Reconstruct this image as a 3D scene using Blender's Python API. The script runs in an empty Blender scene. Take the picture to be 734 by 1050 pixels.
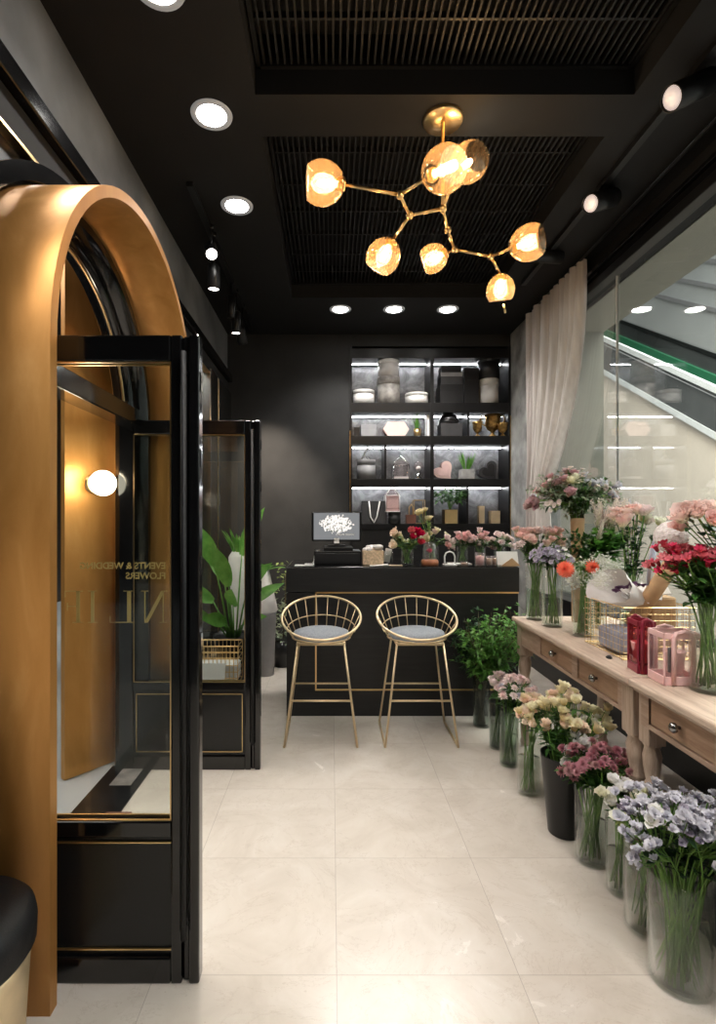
import bpy, math, random
from mathutils import Vector, Matrix, noise
R = random.Random(7)
PI = math.pi
S = bpy.context.scene
COL = S.collection
F = 540.0; VX = 340.0; VY = 533.0; EYE = 1.5

def P(px, py, d):
    return Vector(((px-VX)*d/F, d, EYE-(py-VY)*d/F))

# ------------------------------------------------------------ materials
class NT:
    def __init__(s, name):
        s.m = bpy.data.materials.new(name); s.m.use_nodes = True
        s.t = s.m.node_tree; s.n = s.t.nodes; s.l = s.t.links
        s.out = s.n['Material Output']; s.b = s.n['Principled BSDF']
    def add(s, ty, **kw):
        n = s.n.new(ty)
        for k, v in kw.items():
            if k.startswith('i_'): n.inputs[k[2:].replace('_', ' ')].default_value = v
            else: setattr(n, k, v)
        return n
    def link(s, a, b): s.l.new(a, b)
    def math(s, op, a, b=None, c=None):
        n = s.n.new('ShaderNodeMath'); n.operation = op
        for i, x in enumerate((a, b, c)):
            if x is None: continue
            if hasattr(x, 'is_output'): s.l.new(x, n.inputs[i])
            else: n.inputs[i].default_value = x
        return n.outputs[0]
    def coord(s, scale=(1,1,1), kind='Object'):
        tc = s.n.new('ShaderNodeTexCoord'); mp = s.n.new('ShaderNodeMapping')
        mp.inputs['Scale'].default_value = scale
        s.l.new(tc.outputs[kind], mp.inputs[0]); return mp.outputs[0]
    def noise(s, vec, scale=5, detail=3, rough=.5, dist=0):
        n = s.n.new('ShaderNodeTexNoise'); n.inputs['Scale'].default_value = scale
        n.inputs['Detail'].default_value = detail; n.inputs['Roughness'].default_value = rough
        n.inputs['Distortion'].default_value = dist
        s.l.new(vec, n.inputs['Vector']); return n.outputs['Fac']
    def ramp(s, fac, stops):
        r = s.n.new('ShaderNodeValToRGB'); cr = r.color_ramp
        while len(cr.elements) < len(stops): cr.elements.new(.5)
        for e, (p, c) in zip(cr.elements, stops):
            e.position = p; e.color = (*c, 1)
        s.l.new(fac, r.inputs[0]); return r.outputs[0]
    def mix(s, fac, a, b):
        n = s.n.new('ShaderNodeMix'); n.data_type = 'RGBA'
        for i, x in ((0, fac), (6, a), (7, b)):
            if hasattr(x, 'is_output'): s.l.new(x, n.inputs[i])
            else: n.inputs[i].default_value = x if i == 0 else (*x, 1)
        return n.outputs[2]
    def bump(s, h, strength=.2, dist=.01):
        b = s.n.new('ShaderNodeBump'); b.inputs['Strength'].default_value = strength
        b.inputs['Distance'].default_value = dist
        s.l.new(h, b.inputs['Height']); s.l.new(b.outputs[0], s.b.inputs['Normal'])

def P_(b, **kw):
    for k, v in kw.items():
        b.inputs[k.replace('_', ' ')].default_value = v

def basic(name, col, rough=.5, metal=0, var=.12, vscale=8, bump=0, spec=None, coat=0, aniso=None):
    n = NT(name); v = n.coord(aniso or (1,1,1))
    f = n.noise(v, vscale, 4)
    a = tuple(c*(1-var) for c in col); b = tuple(min(1, c*(1+var)) for c in col)
    n.link(n.ramp(f, [(.3, a), (.7, b)]), n.b.inputs['Base Color'])
    P_(n.b, Roughness=rough, Metallic=metal)
    if spec is not None: n.b.inputs['Specular IOR Level'].default_value = spec
    if coat: n.b.inputs['Coat Weight'].default_value = coat; n.b.inputs['Coat Roughness'].default_value = .08
    if bump: n.bump(n.noise(v, vscale*6, 4), bump, .004)
    return n.m

def emit(name, col, strength, base=(1,1,1)):
    n = NT(name); P_(n.b, Emission_Strength=strength, Roughness=.4)
    n.b.inputs['Emission Color'].default_value = (*col, 1)
    n.b.inputs['Base Color'].default_value = (*base, 1); return n.m

def thin_glass(name, tint=(.93,.96,.94), refl=(1,1,1), ior=1.5, extra=0.0, rough=0.02, haze=0.0, hazecol=(.7,.75,.72)):
    n = NT(name); n.n.remove(n.b)
    tr = n.add('ShaderNodeBsdfTransparent'); tr.inputs[0].default_value = (*tint, 1)
    gl = n.add('ShaderNodeBsdfGlossy'); gl.inputs[0].default_value = (*refl, 1); gl.inputs['Roughness'].default_value = rough
    fr = n.add('ShaderNodeFresnel'); ge = n.add('ShaderNodeNewGeometry')
    n.link(n.math('MULTIPLY_ADD', ge.outputs['Backfacing'], 1/ior-ior, ior), fr.inputs[0])
    f = n.math('ADD', fr.outputs[0], extra)
    mx = n.add('ShaderNodeMixShader'); n.link(f, mx.inputs[0]); n.link(tr.outputs[0], mx.inputs[1]); n.link(gl.outputs[0], mx.inputs[2])
    o = mx.outputs[0]
    if haze:
        df = n.add('ShaderNodeBsdfDiffuse'); df.inputs[0].default_value = (*hazecol, 1)
        m2 = n.add('ShaderNodeMixShader'); m2.inputs[0].default_value = haze
        n.link(o, m2.inputs[1]); n.link(df.outputs[0], m2.inputs[2]); o = m2.outputs[0]
    n.link(o, n.out.inputs[0]); return n.m

def petal_mat(name, base, tip, trans=.25, var=.1):
    """colour runs from petal base to petal tip (u in the uv map); every bloom slightly its own tint"""
    n = NT(name); uv = n.add('ShaderNodeUVMap'); sp = n.add('ShaderNodeSeparateXYZ')
    n.link(uv.outputs[0], sp.inputs[0])
    c = n.ramp(sp.outputs[1], [(.1, base), (.75, tip)])
    oi = n.add('ShaderNodeObjectInfo'); hs = n.add('ShaderNodeHueSaturation')
    n.link(c, hs.inputs['Color'])
    n.link(n.math('MULTIPLY_ADD', oi.outputs['Random'], var, .5-var/2), hs.inputs['Hue'])
    n.link(n.math('MULTIPLY_ADD', oi.outputs['Random'], -.35, 1.08), hs.inputs['Saturation'])
    n.link(hs.outputs[0], n.b.inputs['Base Color'])
    P_(n.b, Roughness=.55)
    n.b.inputs['Specular IOR Level'].default_value = .25
    tl = n.add('ShaderNodeBsdfTranslucent'); n.link(hs.outputs[0], tl.inputs[0])
    mx = n.add('ShaderNodeMixShader'); mx.inputs[0].default_value = trans
    n.link(n.b.outputs[0], mx.inputs[1]); n.link(tl.outputs[0], mx.inputs[2]); n.link(mx.outputs[0], n.out.inputs[0])
    return n.m

def leaf_mat(name, a, b, trans=.2):
    n = NT(name); v = n.coord(); f = n.noise(v, 18, 3)
    oi = n.add('ShaderNodeObjectInfo')
    c = n.ramp(f, [(.3, a), (.7, b)])
    hs = n.add('ShaderNodeHueSaturation'); n.link(c, hs.inputs['Color'])
    n.link(n.math('MULTIPLY_ADD', oi.outputs['Random'], .5, .75), hs.inputs['Value'])
    n.link(hs.outputs[0], n.b.inputs['Base Color']); P_(n.b, Roughness=.42)
    tl = n.add('ShaderNodeBsdfTranslucent'); n.link(hs.outputs[0], tl.inputs[0])
    mx = n.add('ShaderNodeMixShader'); mx.inputs[0].default_value = trans
    n.link(n.b.outputs[0], mx.inputs[1]); n.link(tl.outputs[0], mx.inputs[2]); n.link(mx.outputs[0], n.out.inputs[0])
    return n.m

M = {}
M['black_wall'] = basic('charcoal plaster', (.021,.0215,.022), .6, var=.3, vscale=2.5, bump=.25, spec=.3)
M['grey_wall'] = basic('dark grey trowelled plaster', (.13,.133,.135), .6, var=.45, vscale=2.2, bump=.4)
M['concrete'] = basic('mottled grey concrete', (.30,.30,.29), .7, var=.5, vscale=5, bump=.4)
M['ceiling'] = basic('matt black ceiling paint', (.009,.009,.0095), .7, var=.15, vscale=3, spec=.25)
M['grille'] = basic('black grille slats', (.010,.010,.0105), .5, var=.2, spec=.3)
M['plenum'] = basic('plenum black', (.006,.006,.006), .9)
M['gloss_black'] = basic('polished black metal', (.004,.004,.0045), .13, metal=.0, var=.3, vscale=3, spec=.5, coat=.3)
M['satin_black'] = basic('satin black', (.007,.007,.0075), .38, var=.2, spec=.35)
M['panel_black'] = basic('black door panel lacquer', (.008,.0085,.009), .25, var=.25, vscale=2, spec=.4)
M['black_fabric'] = basic('black leather', (.006,.006,.007), .5, var=.2, vscale=40, bump=.2, spec=.3)
M['steel'] = basic('brushed dark steel', (.30,.30,.30), .22, metal=1, var=.2, aniso=(1,1,.05))
M['chrome'] = basic('chrome', (.75,.75,.75), .08, metal=1, var=.05)
M['gold'] = basic('brass', (.80,.56,.27), .28, metal=1, var=.1, vscale=6)
M['gold_soft'] = basic('satin brass paint', (.80,.63,.40), .38, metal=.7, var=.1, vscale=10)
M['gold_letter'] = basic('gold letter film', (.72,.52,.20), .4, metal=.15, var=.05)
M['cloche_glass'] = thin_glass('cloche glass', (.94,.95,.94), ior=1.5, extra=.05, haze=.06, hazecol=(.8,.8,.8))
M['gold_dark'] = basic('aged brass', (.50,.33,.13), .32, metal=1, var=.35, vscale=14, bump=.3)
M['antique'] = basic('antique gold cup', (.42,.26,.09), .35, metal=.9, var=.5, vscale=30, bump=.3)
M['white'] = basic('white card', (.80,.79,.77), .5, var=.04)
M['white_marble'] = basic('white marble paper', (.80,.79,.78), .4, var=.07, vscale=14)
M['grey_marble'] = basic('grey marble paper', (.34,.32,.30), .4, var=.45, vscale=16)
M['grey_card'] = basic('grey card', (.30,.30,.31), .55, var=.1)
M['dark_card'] = basic('dark card', (.045,.045,.048), .5, var=.2)
M['black_card'] = basic('black card', (.014,.014,.015), .35, var=.2)
M['pink_card'] = basic('pale pink card', (.80,.60,.55), .5, var=.06)
M['blush'] = basic('blush card', (.74,.52,.50), .5, var=.1)
M['kraft'] = basic('kraft paper', (.56,.35,.18), .7, var=.12, vscale=20, bump=.2)
M['kraft_pale'] = basic('pale kraft', (.66,.52,.38), .7, var=.1, vscale=20)
M['brown'] = basic('brown paper', (.15,.06,.04), .6, var=.2)
M['wicker'] = basic('wicker', (.62,.47,.31), .7, var=.3, vscale=60, bump=.5)
M['paper'] = basic('white wrapping tissue', (.82,.79,.77), .6, var=.05, vscale=12, bump=.5)
M['grey_fabric'] = basic('grey tweed cushion', (.27,.29,.32), .85, var=.3, vscale=120, bump=.3)
M['terracotta'] = basic('grey cement pot', (.36,.36,.35), .8, var=.2, vscale=20)
M['soil'] = basic('potting soil', (.02,.013,.008), .9, var=.5, vscale=40, bump=.6)
M['bark'] = basic('brown wood base', (.36,.13,.06), .4, var=.3, vscale=20)
M['ribbon'] = basic('white satin ribbon', (.85,.83,.80), .35, var=.05)
M['pink_plastic'] = basic('pink plastic', (.86,.42,.42), .35, var=.08)
M['red_plastic'] = basic('raspberry plastic', (.30,.025,.05), .3, var=.1)
M['pot_pink'] = basic('pink cup', (.88,.56,.54), .45, var=.05)
M['beige_wall'] = basic('beige stone cladding', (.60,.53,.45), .5, var=.08, vscale=1.2)
M['olive_wall'] = basic('grey green stone', (.27,.265,.22), .5, var=.08, vscale=1.2)
M['pale_panel'] = basic('pale grey mall panel', (.55,.57,.57), .5, var=.08, vscale=.6)
M['esc_dark'] = basic('escalator dark glass', (.05,.055,.055), .15, var=.3, vscale=.5, spec=.7)
M['esc_green'] = emit('green skirt light', (.03,.26,.11), .09, (.02,.12,.06))
M['lavend'] = basic('grey lilac ribbon', (.42,.42,.50), .6, var=.2)
M['white_plastic'] = basic('white plastic', (.78,.78,.76), .3, var=.03)

M['glass'] = thin_glass('clear door glass', (.90,.92,.90), ior=1.45, extra=0)
M['window'] = thin_glass('large window glass', (.92,.93,.905), ior=1.5, extra=.05)
M['vase'] = thin_glass('clear vase glass', (.968,.982,.972), ior=1.45, haze=.012, hazecol=(.5,.55,.5))
M['vase_smoke'] = thin_glass('smoked vase glass', (.70,.73,.71), ior=1.45, haze=.02, hazecol=(.1,.11,.1))
M['vase_green'] = thin_glass('rippled green vase glass', (.78,.83,.78), ior=1.5, haze=.06, hazecol=(.3,.35,.3))
M['water'] = thin_glass('vase water', (.90,.935,.89), ior=1.15, haze=.015, hazecol=(.35,.4,.3))
M['amber'] = thin_glass('amber lamp glass', (1,.88,.71), refl=(1,.93,.82), ior=1.5, extra=.03, haze=.075, hazecol=(.95,.72,.48))
M['clear_plastic'] = thin_glass('clear bag plastic', (.94,.90,.90), ior=1.45, haze=.08, hazecol=(.8,.7,.7))
M['red_clear'] = thin_glass('red tinted bag plastic', (.80,.34,.38), ior=1.45, haze=.12, hazecol=(.5,.06,.08))
M['sheer'] = thin_glass('clear film', (.9,.9,.9), ior=1.45, haze=.22, hazecol=(.7,.7,.7), rough=.15)

M['bulb'] = emit('warm filament bulb', (1,.84,.60), 22)
M['lens'] = emit('downlight lens', (1,.97,.92), 22)
M['halo_ring'] = emit('downlight halo glow ring', (1,.98,.95), .10, (.25,.25,.25))  # weak emission paints the halo around each lens onto its trim
M['spot_lens'] = emit('spotlight lens', (1,.93,.86), 10)
M['spot_dim'] = emit('pinkish spotlight lens', (1,.78,.68), .42)
M['globe'] = emit('wall lamp opal globe', (1,.90,.72), 6)
M['led'] = emit('shelf led strip', (.95,.97,1), 26)

def m_portal():
    n = NT('brushed copper gold sheet'); v = n.coord((1,1,.25))
    f = n.noise(v, 9, 6, .6, .6); g = n.noise(n.coord((1,1,1)), 70, 3)
    c = n.ramp(f, [(.25, (.44,.20,.045)), (.55, (.54,.26,.07)), (.8, (.64,.34,.11))])
    n.link(c, n.b.inputs['Base Color'])
    n.link(n.math('MULTIPLY_ADD', f, .25, .27), n.b.inputs['Roughness'])
    P_(n.b, Metallic=.55); n.bump(g, .06, .002); return n.m
M['portal'] = m_portal()

def m_floor():
    n = NT('polished cream marble tiles'); v = n.coord()
    sp = n.add('ShaderNodeSeparateXYZ'); n.link(v, sp.inputs[0])
    def line(o, off):
        a = n.math('DIVIDE', n.math('SUBTRACT', o, off), .6)
        fr = n.math('FRACT', a)
        return n.math('LESS_THAN', n.math('MINIMUM', fr, n.math('SUBTRACT', 1, fr)), .0022), n.math('FLOOR', a)
    lx, ix = line(sp.outputs[0], .0165); ly, iy = line(sp.outputs[1], 1.735)
    ln = n.math('MAXIMUM', lx, ly)
    cell = n.add('ShaderNodeCombineXYZ'); n.link(ix, cell.inputs[0]); n.link(iy, cell.inputs[1])
    wn = n.add('ShaderNodeTexWhiteNoise'); n.link(cell.outputs[0], wn.inputs[0])
    off = n.add('ShaderNodeVectorMath', operation='MULTIPLY_ADD')
    n.link(wn.outputs['Color'], off.inputs[0]); off.inputs[1].default_value = (7,7,7); n.link(v, off.inputs[2])
    cl = n.noise(off.outputs[0], 3.2, 8, .62, 1.2)
    base = n.ramp(cl, [(.25, (.56,.50,.43)), (.5, (.635,.575,.505)), (.75, (.70,.65,.59))])
    vn = n.noise(off.outputs[0], 2.4, 9, .68, 2.2)
    vein = n.math('LESS_THAN', n.math('ABSOLUTE', n.math('SUBTRACT', vn, .5)), .0045)
    base = n.mix(n.math('MULTIPLY', vein, .35), base, (.42,.34,.27))
    sp2 = n.noise(off.outputs[0], 45, 2)
    base = n.mix(n.math('MULTIPLY', n.math('LESS_THAN', sp2, .26), .35), base, (.45,.38,.30))
    base = n.mix(n.math('MULTIPLY', wn.outputs['Value'], .08), base, (.5,.45,.4))
    base = n.mix(n.math('MULTIPLY', ln, .55), base, (.30,.26,.22))
    n.link(base, n.b.inputs['Base Color']); P_(n.b, Roughness=.22)
    n.link(n.math('MULTIPLY_ADD', cl, .2, .14), n.b.inputs['Roughness'])
    return n.m
M['floor'] = m_floor()
M['mall_floor'] = basic('pale mall floor', (.48,.48,.49), .2, var=.12, vscale=1.5)
M['mat_black'] = basic('black threshold stone', (.012,.012,.013), .25, var=.4)
M['mat_grey'] = basic('grey threshold inset', (.22,.20,.19), .5, var=.4, vscale=12)

def m_wood(name, a, b, c, along='y', rough=.5):
    n = NT(name); sc = {'y': (14,1.1,14), 'z': (14,14,1.1), 'x': (1.1,14,14)}[along]
    v = n.coord(sc); f = n.noise(v, 3, 6, .6, .8); g = n.noise(v, 14, 4)
    n.link(n.ramp(n.math('MULTIPLY_ADD', g, .3, n.math('MULTIPLY', f, .7)), [(.3, a), (.5, b), (.7, c)]), n.b.inputs['Base Color'])
    P_(n.b, Roughness=rough); n.bump(g, .2, .003); return n.m
M['oak'] = m_wood('limed oak', (.26,.165,.11), (.40,.275,.20), (.52,.385,.29))
M['oak_top'] = m_wood('pale limed oak top', (.40,.29,.22), (.56,.43,.34), (.68,.55,.45))
M['oak_leg'] = m_wood('limed oak leg', (.30,.21,.15), (.44,.33,.25), (.56,.44,.35), 'z')
M['oak_drawer'] = m_wood('oak drawer front', (.24,.135,.08), (.36,.22,.14), (.46,.31,.21))
M['black_wood'] = m_wood('black stained oak', (.004,.004,.0045), (.008,.008,.0085), (.015,.015,.016), 'x', .42)

def m_marble_back():
    n = NT('shelf back silver grey stone'); v = n.coord((1,1,1))
    f = n.noise(v, 4.5, 9, .65, 1.6)
    n.link(n.ramp(f, [(.3, (.10,.10,.105)), (.5, (.24,.24,.245)), (.62, (.38,.38,.38)), (.75, (.2,.2,.2))]), n.b.inputs['Base Color'])
    P_(n.b, Roughness=.28); n.bump(f, .3, .01); return n.m
M['shelf_back'] = m_marble_back()

def m_curtain():
    n = NT('sheer grey beige curtain'); v = n.coord((1,1,.02)); f = n.noise(v, 30, 3)
    c = n.ramp(f, [(.3, (.64,.58,.55)), (.7, (.78,.72,.69))]); n.link(c, n.b.inputs['Base Color'])
    P_(n.b, Roughness=.8)
    tl = n.add('ShaderNodeBsdfTranslucent'); n.link(c, tl.inputs[0])
    mx = n.add('ShaderNodeMixShader'); mx.inputs[0].default_value = .4
    n.link(n.b.outputs[0], mx.inputs[1]); n.link(tl.outputs[0], mx.inputs[2]); n.link(mx.outputs[0], n.out.inputs[0])
    return n.m
M['curtain'] = m_curtain()

def m_screen():
    n = NT('screen showing a bouquet photograph'); v = n.coord()
    sp = n.add('ShaderNodeSeparateXYZ'); n.link(v, sp.inputs[0])
    # bouquet: cluster of light blobs in the middle of a grey picture
    r = n.math('SQRT', n.math('ADD', n.math('POWER', n.math('DIVIDE', sp.outputs[0], .13), 2), n.math('POWER', n.math('DIVIDE', n.math('SUBTRACT', sp.outputs[2], .02), .075), 2)))
    nz = n.noise(v, 34, 3); k = n.math('LESS_THAN', n.math('ADD', r, n.math('MULTIPLY', nz, 1.2)), 1.55)
    blob = n.ramp(n.noise(v, 60, 2), [(.38, (.10,.12,.09)), (.46, (.75,.70,.66)), (.62, (.9,.82,.78)), (.72, (.8,.6,.55))])
    c = n.mix(k, (.17,.175,.18), blob)
    P_(n.b, Roughness=.15); n.link(c, n.b.inputs['Emission Color']); n.b.inputs['Emission Strength'].default_value = .9
    n.b.inputs['Base Color'].default_value = (.02,.02,.02,1); return n.m
M['screen'] = m_screen()

M['leaf'] = leaf_mat('fresh green leaf', (.028,.085,.018), (.075,.19,.04))
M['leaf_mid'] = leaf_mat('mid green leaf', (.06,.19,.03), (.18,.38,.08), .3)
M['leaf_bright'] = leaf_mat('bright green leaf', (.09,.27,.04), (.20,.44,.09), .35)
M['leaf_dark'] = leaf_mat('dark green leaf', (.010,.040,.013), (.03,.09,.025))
M['leaf_grey'] = leaf_mat('grey green leaf', (.24,.32,.19), (.48,.56,.40), .35)
M['leaf_yellow'] = leaf_mat('yellow green leaf', (.20,.30,.06), (.42,.50,.18), .35)
M['stem'] = leaf_mat('flower stem green', (.10,.24,.035), (.22,.40,.08))
M['stem_brown'] = leaf_mat('brown stem', (.10,.07,.03), (.16,.12,.06))
PET = {
 'yellow': petal_mat('yellow petals', (.86,.76,.38), (.95,.88,.62), var=.02),
 'peach': petal_mat('peach petals', (.90,.76,.50), (.94,.76,.60), var=.03),
 'cream': petal_mat('cream petals', (.78,.78,.42), (.90,.89,.74), var=.02),
 'white': petal_mat('white petals', (.72,.74,.55), (.92,.91,.90), var=.02),
 'lavender': petal_mat('pale lavender petals', (.40,.39,.48), (.71,.71,.78), var=.03),
 'lilac': petal_mat('lilac grey petals', (.26,.21,.30), (.46,.42,.52), var=.03),
 'mauve': petal_mat('dusty mauve petals', (.32,.10,.13), (.55,.25,.28), var=.03),
 'pink': petal_mat('pink petals', (.88,.72,.60), (.90,.56,.56), var=.03),
 'pale_pink': petal_mat('pale pink petals', (.86,.80,.68), (.92,.76,.75), var=.03),
 'pink_edge': petal_mat('cream petals with pink edges', (.94,.88,.66), (.94,.68,.62), var=.02),
 'red': petal_mat('red petals', (.45,.02,.03), (.62,.03,.06), var=.02),
 'coral': petal_mat('coral red petals', (.55,.05,.05), (.66,.05,.10), var=.02, trans=.12),
 'orange': petal_mat('orange petals', (.95,.52,.34), (.92,.27,.15), var=.02),
 'purple': petal_mat('dark purple petals', (.07,.02,.07), (.16,.07,.15), var=.03),
 'blush': petal_mat('blush hydrangea petals', (.95,.90,.84), (.97,.88,.87), var=.01),
 'rosebrown': petal_mat('antique rose petals', (.50,.28,.26), (.66,.42,.44), var=.03),
 'spike': petal_mat('pale rose spike florets', (.74,.68,.52), (.88,.74,.72), var=.03),
}

# ------------------------------------------------------------ mesh builder
class MB:
    def __init__(s): s.v = []; s.f = []; s.sm = []; s.uv = {}; s.mi = []; s.cur = 0
    def face(s, idx, smooth=False, uv=None):
        if uv is not None: s.uv[len(s.f)] = uv
        s.f.append(tuple(idx)); s.sm.append(smooth); s.mi.append(s.cur)
    def box(s, x0, x1, y0, y1, z0, z1):
        b = len(s.v)
        s.v += [Vector(c) for c in ((x0,y0,z0),(x1,y0,z0),(x1,y1,z0),(x0,y1,z0),(x0,y0,z1),(x1,y0,z1),(x1,y1,z1),(x0,y1,z1))]
        for q in ((0,3,2,1),(4,5,6,7),(0,1,5,4),(1,2,6,5),(2,3,7,6),(3,0,4,7)): s.face([b+i for i in q])
        return s
    def rbox(s, c, size, rot=None):
        b = len(s.v); s.box(-size[0]/2, size[0]/2, -size[1]/2, size[1]/2, -size[2]/2, size[2]/2)
        m = rot or Matrix()
        for i in range(b, len(s.v)): s.v[i] = m.to_3x3() @ s.v[i] + Vector(c)
        return s
    def ring(s, c, t, r, n, ref=None):
        t = t.normalized(); a = ref if ref else (Vector((0,0,1)) if abs(t.z) < .9 else Vector((1,0,0)))
        u = t.cross(a).normalized(); w = t.cross(u)
        b = len(s.v)
        for i in range(n):
            an = 2*PI*i/n; s.v.append(c + (u*math.cos(an) + w*math.sin(an))*r)
        return b
    def tube(s, pts, r, n=6, cap=True, closed=False):
        pts = [Vector(p) for p in pts]; N = len(pts)
        rs = r if isinstance(r, (list, tuple)) else [r]*N
        rings = []; ref = None
        for i in range(N):
            if closed: t = pts[(i+1) % N]-pts[i-1]
            else: t = pts[min(i+1, N-1)]-pts[max(i-1, 0)]
            if t.length < 1e-9: t = Vector((0,0,1))
            t.normalize()
            if ref is None: ref = Vector((0,0,1)) if abs(t.z) < .9 else Vector((1,0,0))
            u = t.cross(ref)
            if u.length < 1e-3: ref = Vector((0,1,0)) if abs(t.y) < .9 else Vector((1,0,0)); u = t.cross(ref)
            u.normalize(); w = t.cross(u).normalized(); ref = u.cross(t).normalized()
            b = len(s.v)
            for k in range(n):
                an = 2*PI*k/n; s.v.append(pts[i] + (u*math.cos(an)+w*math.sin(an))*rs[i])
            rings.append(b)
        for i in range(N if closed else N-1):
            a = rings[i]; b = rings[(i+1) % N]
            for k in range(n): s.face((a+k, b+k, b+(k+1) % n, a+(k+1) % n), n > 4)
        if cap and not closed:
            s.face([rings[0]+k for k in range(n)]); s.face([rings[-1]+k for k in reversed(range(n))])
        return s
    def lathe(s, prof, c=(0,0,0), n=24, mat=None, cap0=True, cap1=True, smooth=True):
        c = Vector(c); m = mat.to_3x3() if mat else None; st = []
        for r, z in prof:
            b = len(s.v); st.append(b)
            for k in range(n):
                a = 2*PI*k/n; p = Vector((r*math.cos(a), r*math.sin(a), z))
                s.v.append((m @ p if m else p)+c)
        for a, b in zip(st, st[1:]):
            for k in range(n): s.face((a+k, a+(k+1) % n, b+(k+1) % n, b+k), smooth)
        if cap0: s.face([st[0]+k for k in reversed(range(n))])
        if cap1: s.face([st[-1]+k for k in range(n)])
        return s
    def sphere(s, c, r, n=12, m=8, sc=(1,1,1)):
        prof = [(r*math.sin(PI*i/m), -r*math.cos(PI*i/m)) for i in range(1, m)]
        b = len(s.v); s.lathe(prof, (0,0,0), n)
        for i in range(b, len(s.v)): s.v[i] = Vector((s.v[i].x*sc[0], s.v[i].y*sc[1], s.v[i].z*sc[2]))+Vector(c)
        return s
    def prism(s, poly, axis, a0, a1):
        """poly: 2d points; axis 'x','y','z' is the extrusion axis"""
        def mk(p, a):
            return Vector({'x': (a, p[0], p[1]), 'y': (p[0], a, p[1]), 'z': (p[0], p[1], a)}[axis])
        b = len(s.v); n = len(poly)
        s.v += [mk(p, a0) for p in poly]+[mk(p, a1) for p in poly]
        s.face([b+i for i in range(n)]); s.face([b+n+i for i in reversed(range(n))])
        for i in range(n): j = (i+1) % n; s.face((b+i, b+n+i, b+n+j, b+j))
        return s
    def band(s, outer, inner, axis, a0, a1, closed=False, smooth=False):
        """solid strip between two 2d polylines"""
        def mk(p, a):
            return Vector({'x': (a, p[0], p[1]), 'y': (p[0], a, p[1]), 'z': (p[0], p[1], a)}[axis])
        n = len(outer); b = len(s.v)
        for o, i in zip(outer, inner): s.v += [mk(o, a0), mk(i, a0), mk(i, a1), mk(o, a1)]
        for k in range(n if closed else n-1):
            p = b+4*k; q = b+4*((k+1) % n)
            s.face((p, p+1, q+1, q)); s.face((p+1, p+2, q+2, q+1), smooth); s.face((p+2, p+3, q+3, q+2)); s.face((p+3, p, q, q+3), smooth)
        if not closed:
            s.face((b, b+3, b+2, b+1)); e = b+4*(n-1); s.face((e, e+1, e+2, e+3))
        return s
    def petal(s, L, W, az, a0, a1, r0=0.0, z0=0.0, cup=.25, nu=4, tipw=.35, M4=None, wave=0):
        """a petal: starts r0 from the axis, direction turns from a0 to a1 (angle from vertical)"""
        b = len(s.v); pos = Vector((r0, 0, z0)); pts = []
        for i in range(nu+1):
            u = i/nu; a = a0+(a1-a0)*u
            w = W*(.35+.65*math.sin(PI*min(1, u*.75+.12)))*(1 if u < .8 else 1-(1-tipw)*(u-.8)/.2)
            for j in (-1, 0, 1):
                p = pos+Vector((-(j*j)*cup*W*math.cos(a), j*w/2, (j*j)*cup*W*math.sin(a)*1.0))
                if wave: p += Vector((0, 0, wave*math.sin(3*u*PI+j*2+az)))
                pts.append(p)
            pos = pos+Vector((math.sin(a), 0, math.cos(a)))*(L/nu)
        rot = Matrix.Rotation(az, 3, 'Z')
        for p in pts:
            q = rot @ p
            if M4: q = M4 @ q
            s.v.append(q)
        for i in range(nu):
            for j in range(2):
                q = b+i*3+j; u0 = i/nu; u1 = (i+1)/nu
                s.face((q, q+1, q+4, q+3), True, ((j/2, u0), ((j+1)/2, u0), ((j+1)/2, u1), (j/2, u1)))
        return s
    def leaf(s, base, d, L, W, up=None, bend=.3, fold=.15, nu=4):
        d = Vector(d).normalized(); up = Vector(up) if up else Vector((0,0,1))
        side = d.cross(up)
        if side.length < 1e-3: side = Vector((1,0,0))
        side.normalize(); nn = side.cross(d).normalized(); b = len(s.v); base = Vector(base)
        for i in range(nu+1):
            u = i/nu; w = W*math.sin(PI*(.06+.94*u)**.8)*.5 if u < 1 else 0.0005
            c = base+d*(L*u)-Vector((0,0,1))*(bend*L*u*u)
            s.v += [c-side*w+nn*fold*w*1.5, c, c+side*w+nn*fold*w*1.5]
        for i in range(nu):
            q = b+3*i; s.face((q, q+1, q+4, q+3), True); s.face((q+1, q+2, q+5, q+4), True)
        return s
    def mesh(s, name, mats):
        me = bpy.data.meshes.new(name); me.from_pydata([tuple(v) for v in s.v], [], s.f)
        for m in (mats if isinstance(mats, (list, tuple)) else [mats]): me.materials.append(M[m] if isinstance(m, str) else m)
        me.polygons.foreach_set('use_smooth', s.sm); me.polygons.foreach_set('material_index', s.mi)
        if s.uv:
            lay = me.uv_layers.new(name='UVMap')
            for pi, uv in s.uv.items():
                for k, li in enumerate(me.polygons[pi].loop_indices): lay.data[li].uv = uv[k]
        me.update(); return me
    def build(s, name, mats, parent=None, bevel=0, origin=None):
        if origin is not None:
            o_ = Vector(origin); s.v = [v-o_ for v in s.v]
        ob = bpy.data.objects.new(name, s.mesh(name, mats)); COL.objects.link(ob)
        if origin is not None: ob.location = origin
        if parent: ob.parent = parent
        if bevel:
            md = ob.modifiers.new('bevel', 'BEVEL'); md.width = bevel; md.segments = 2; md.limit_method = 'ANGLE'
        return ob

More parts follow.
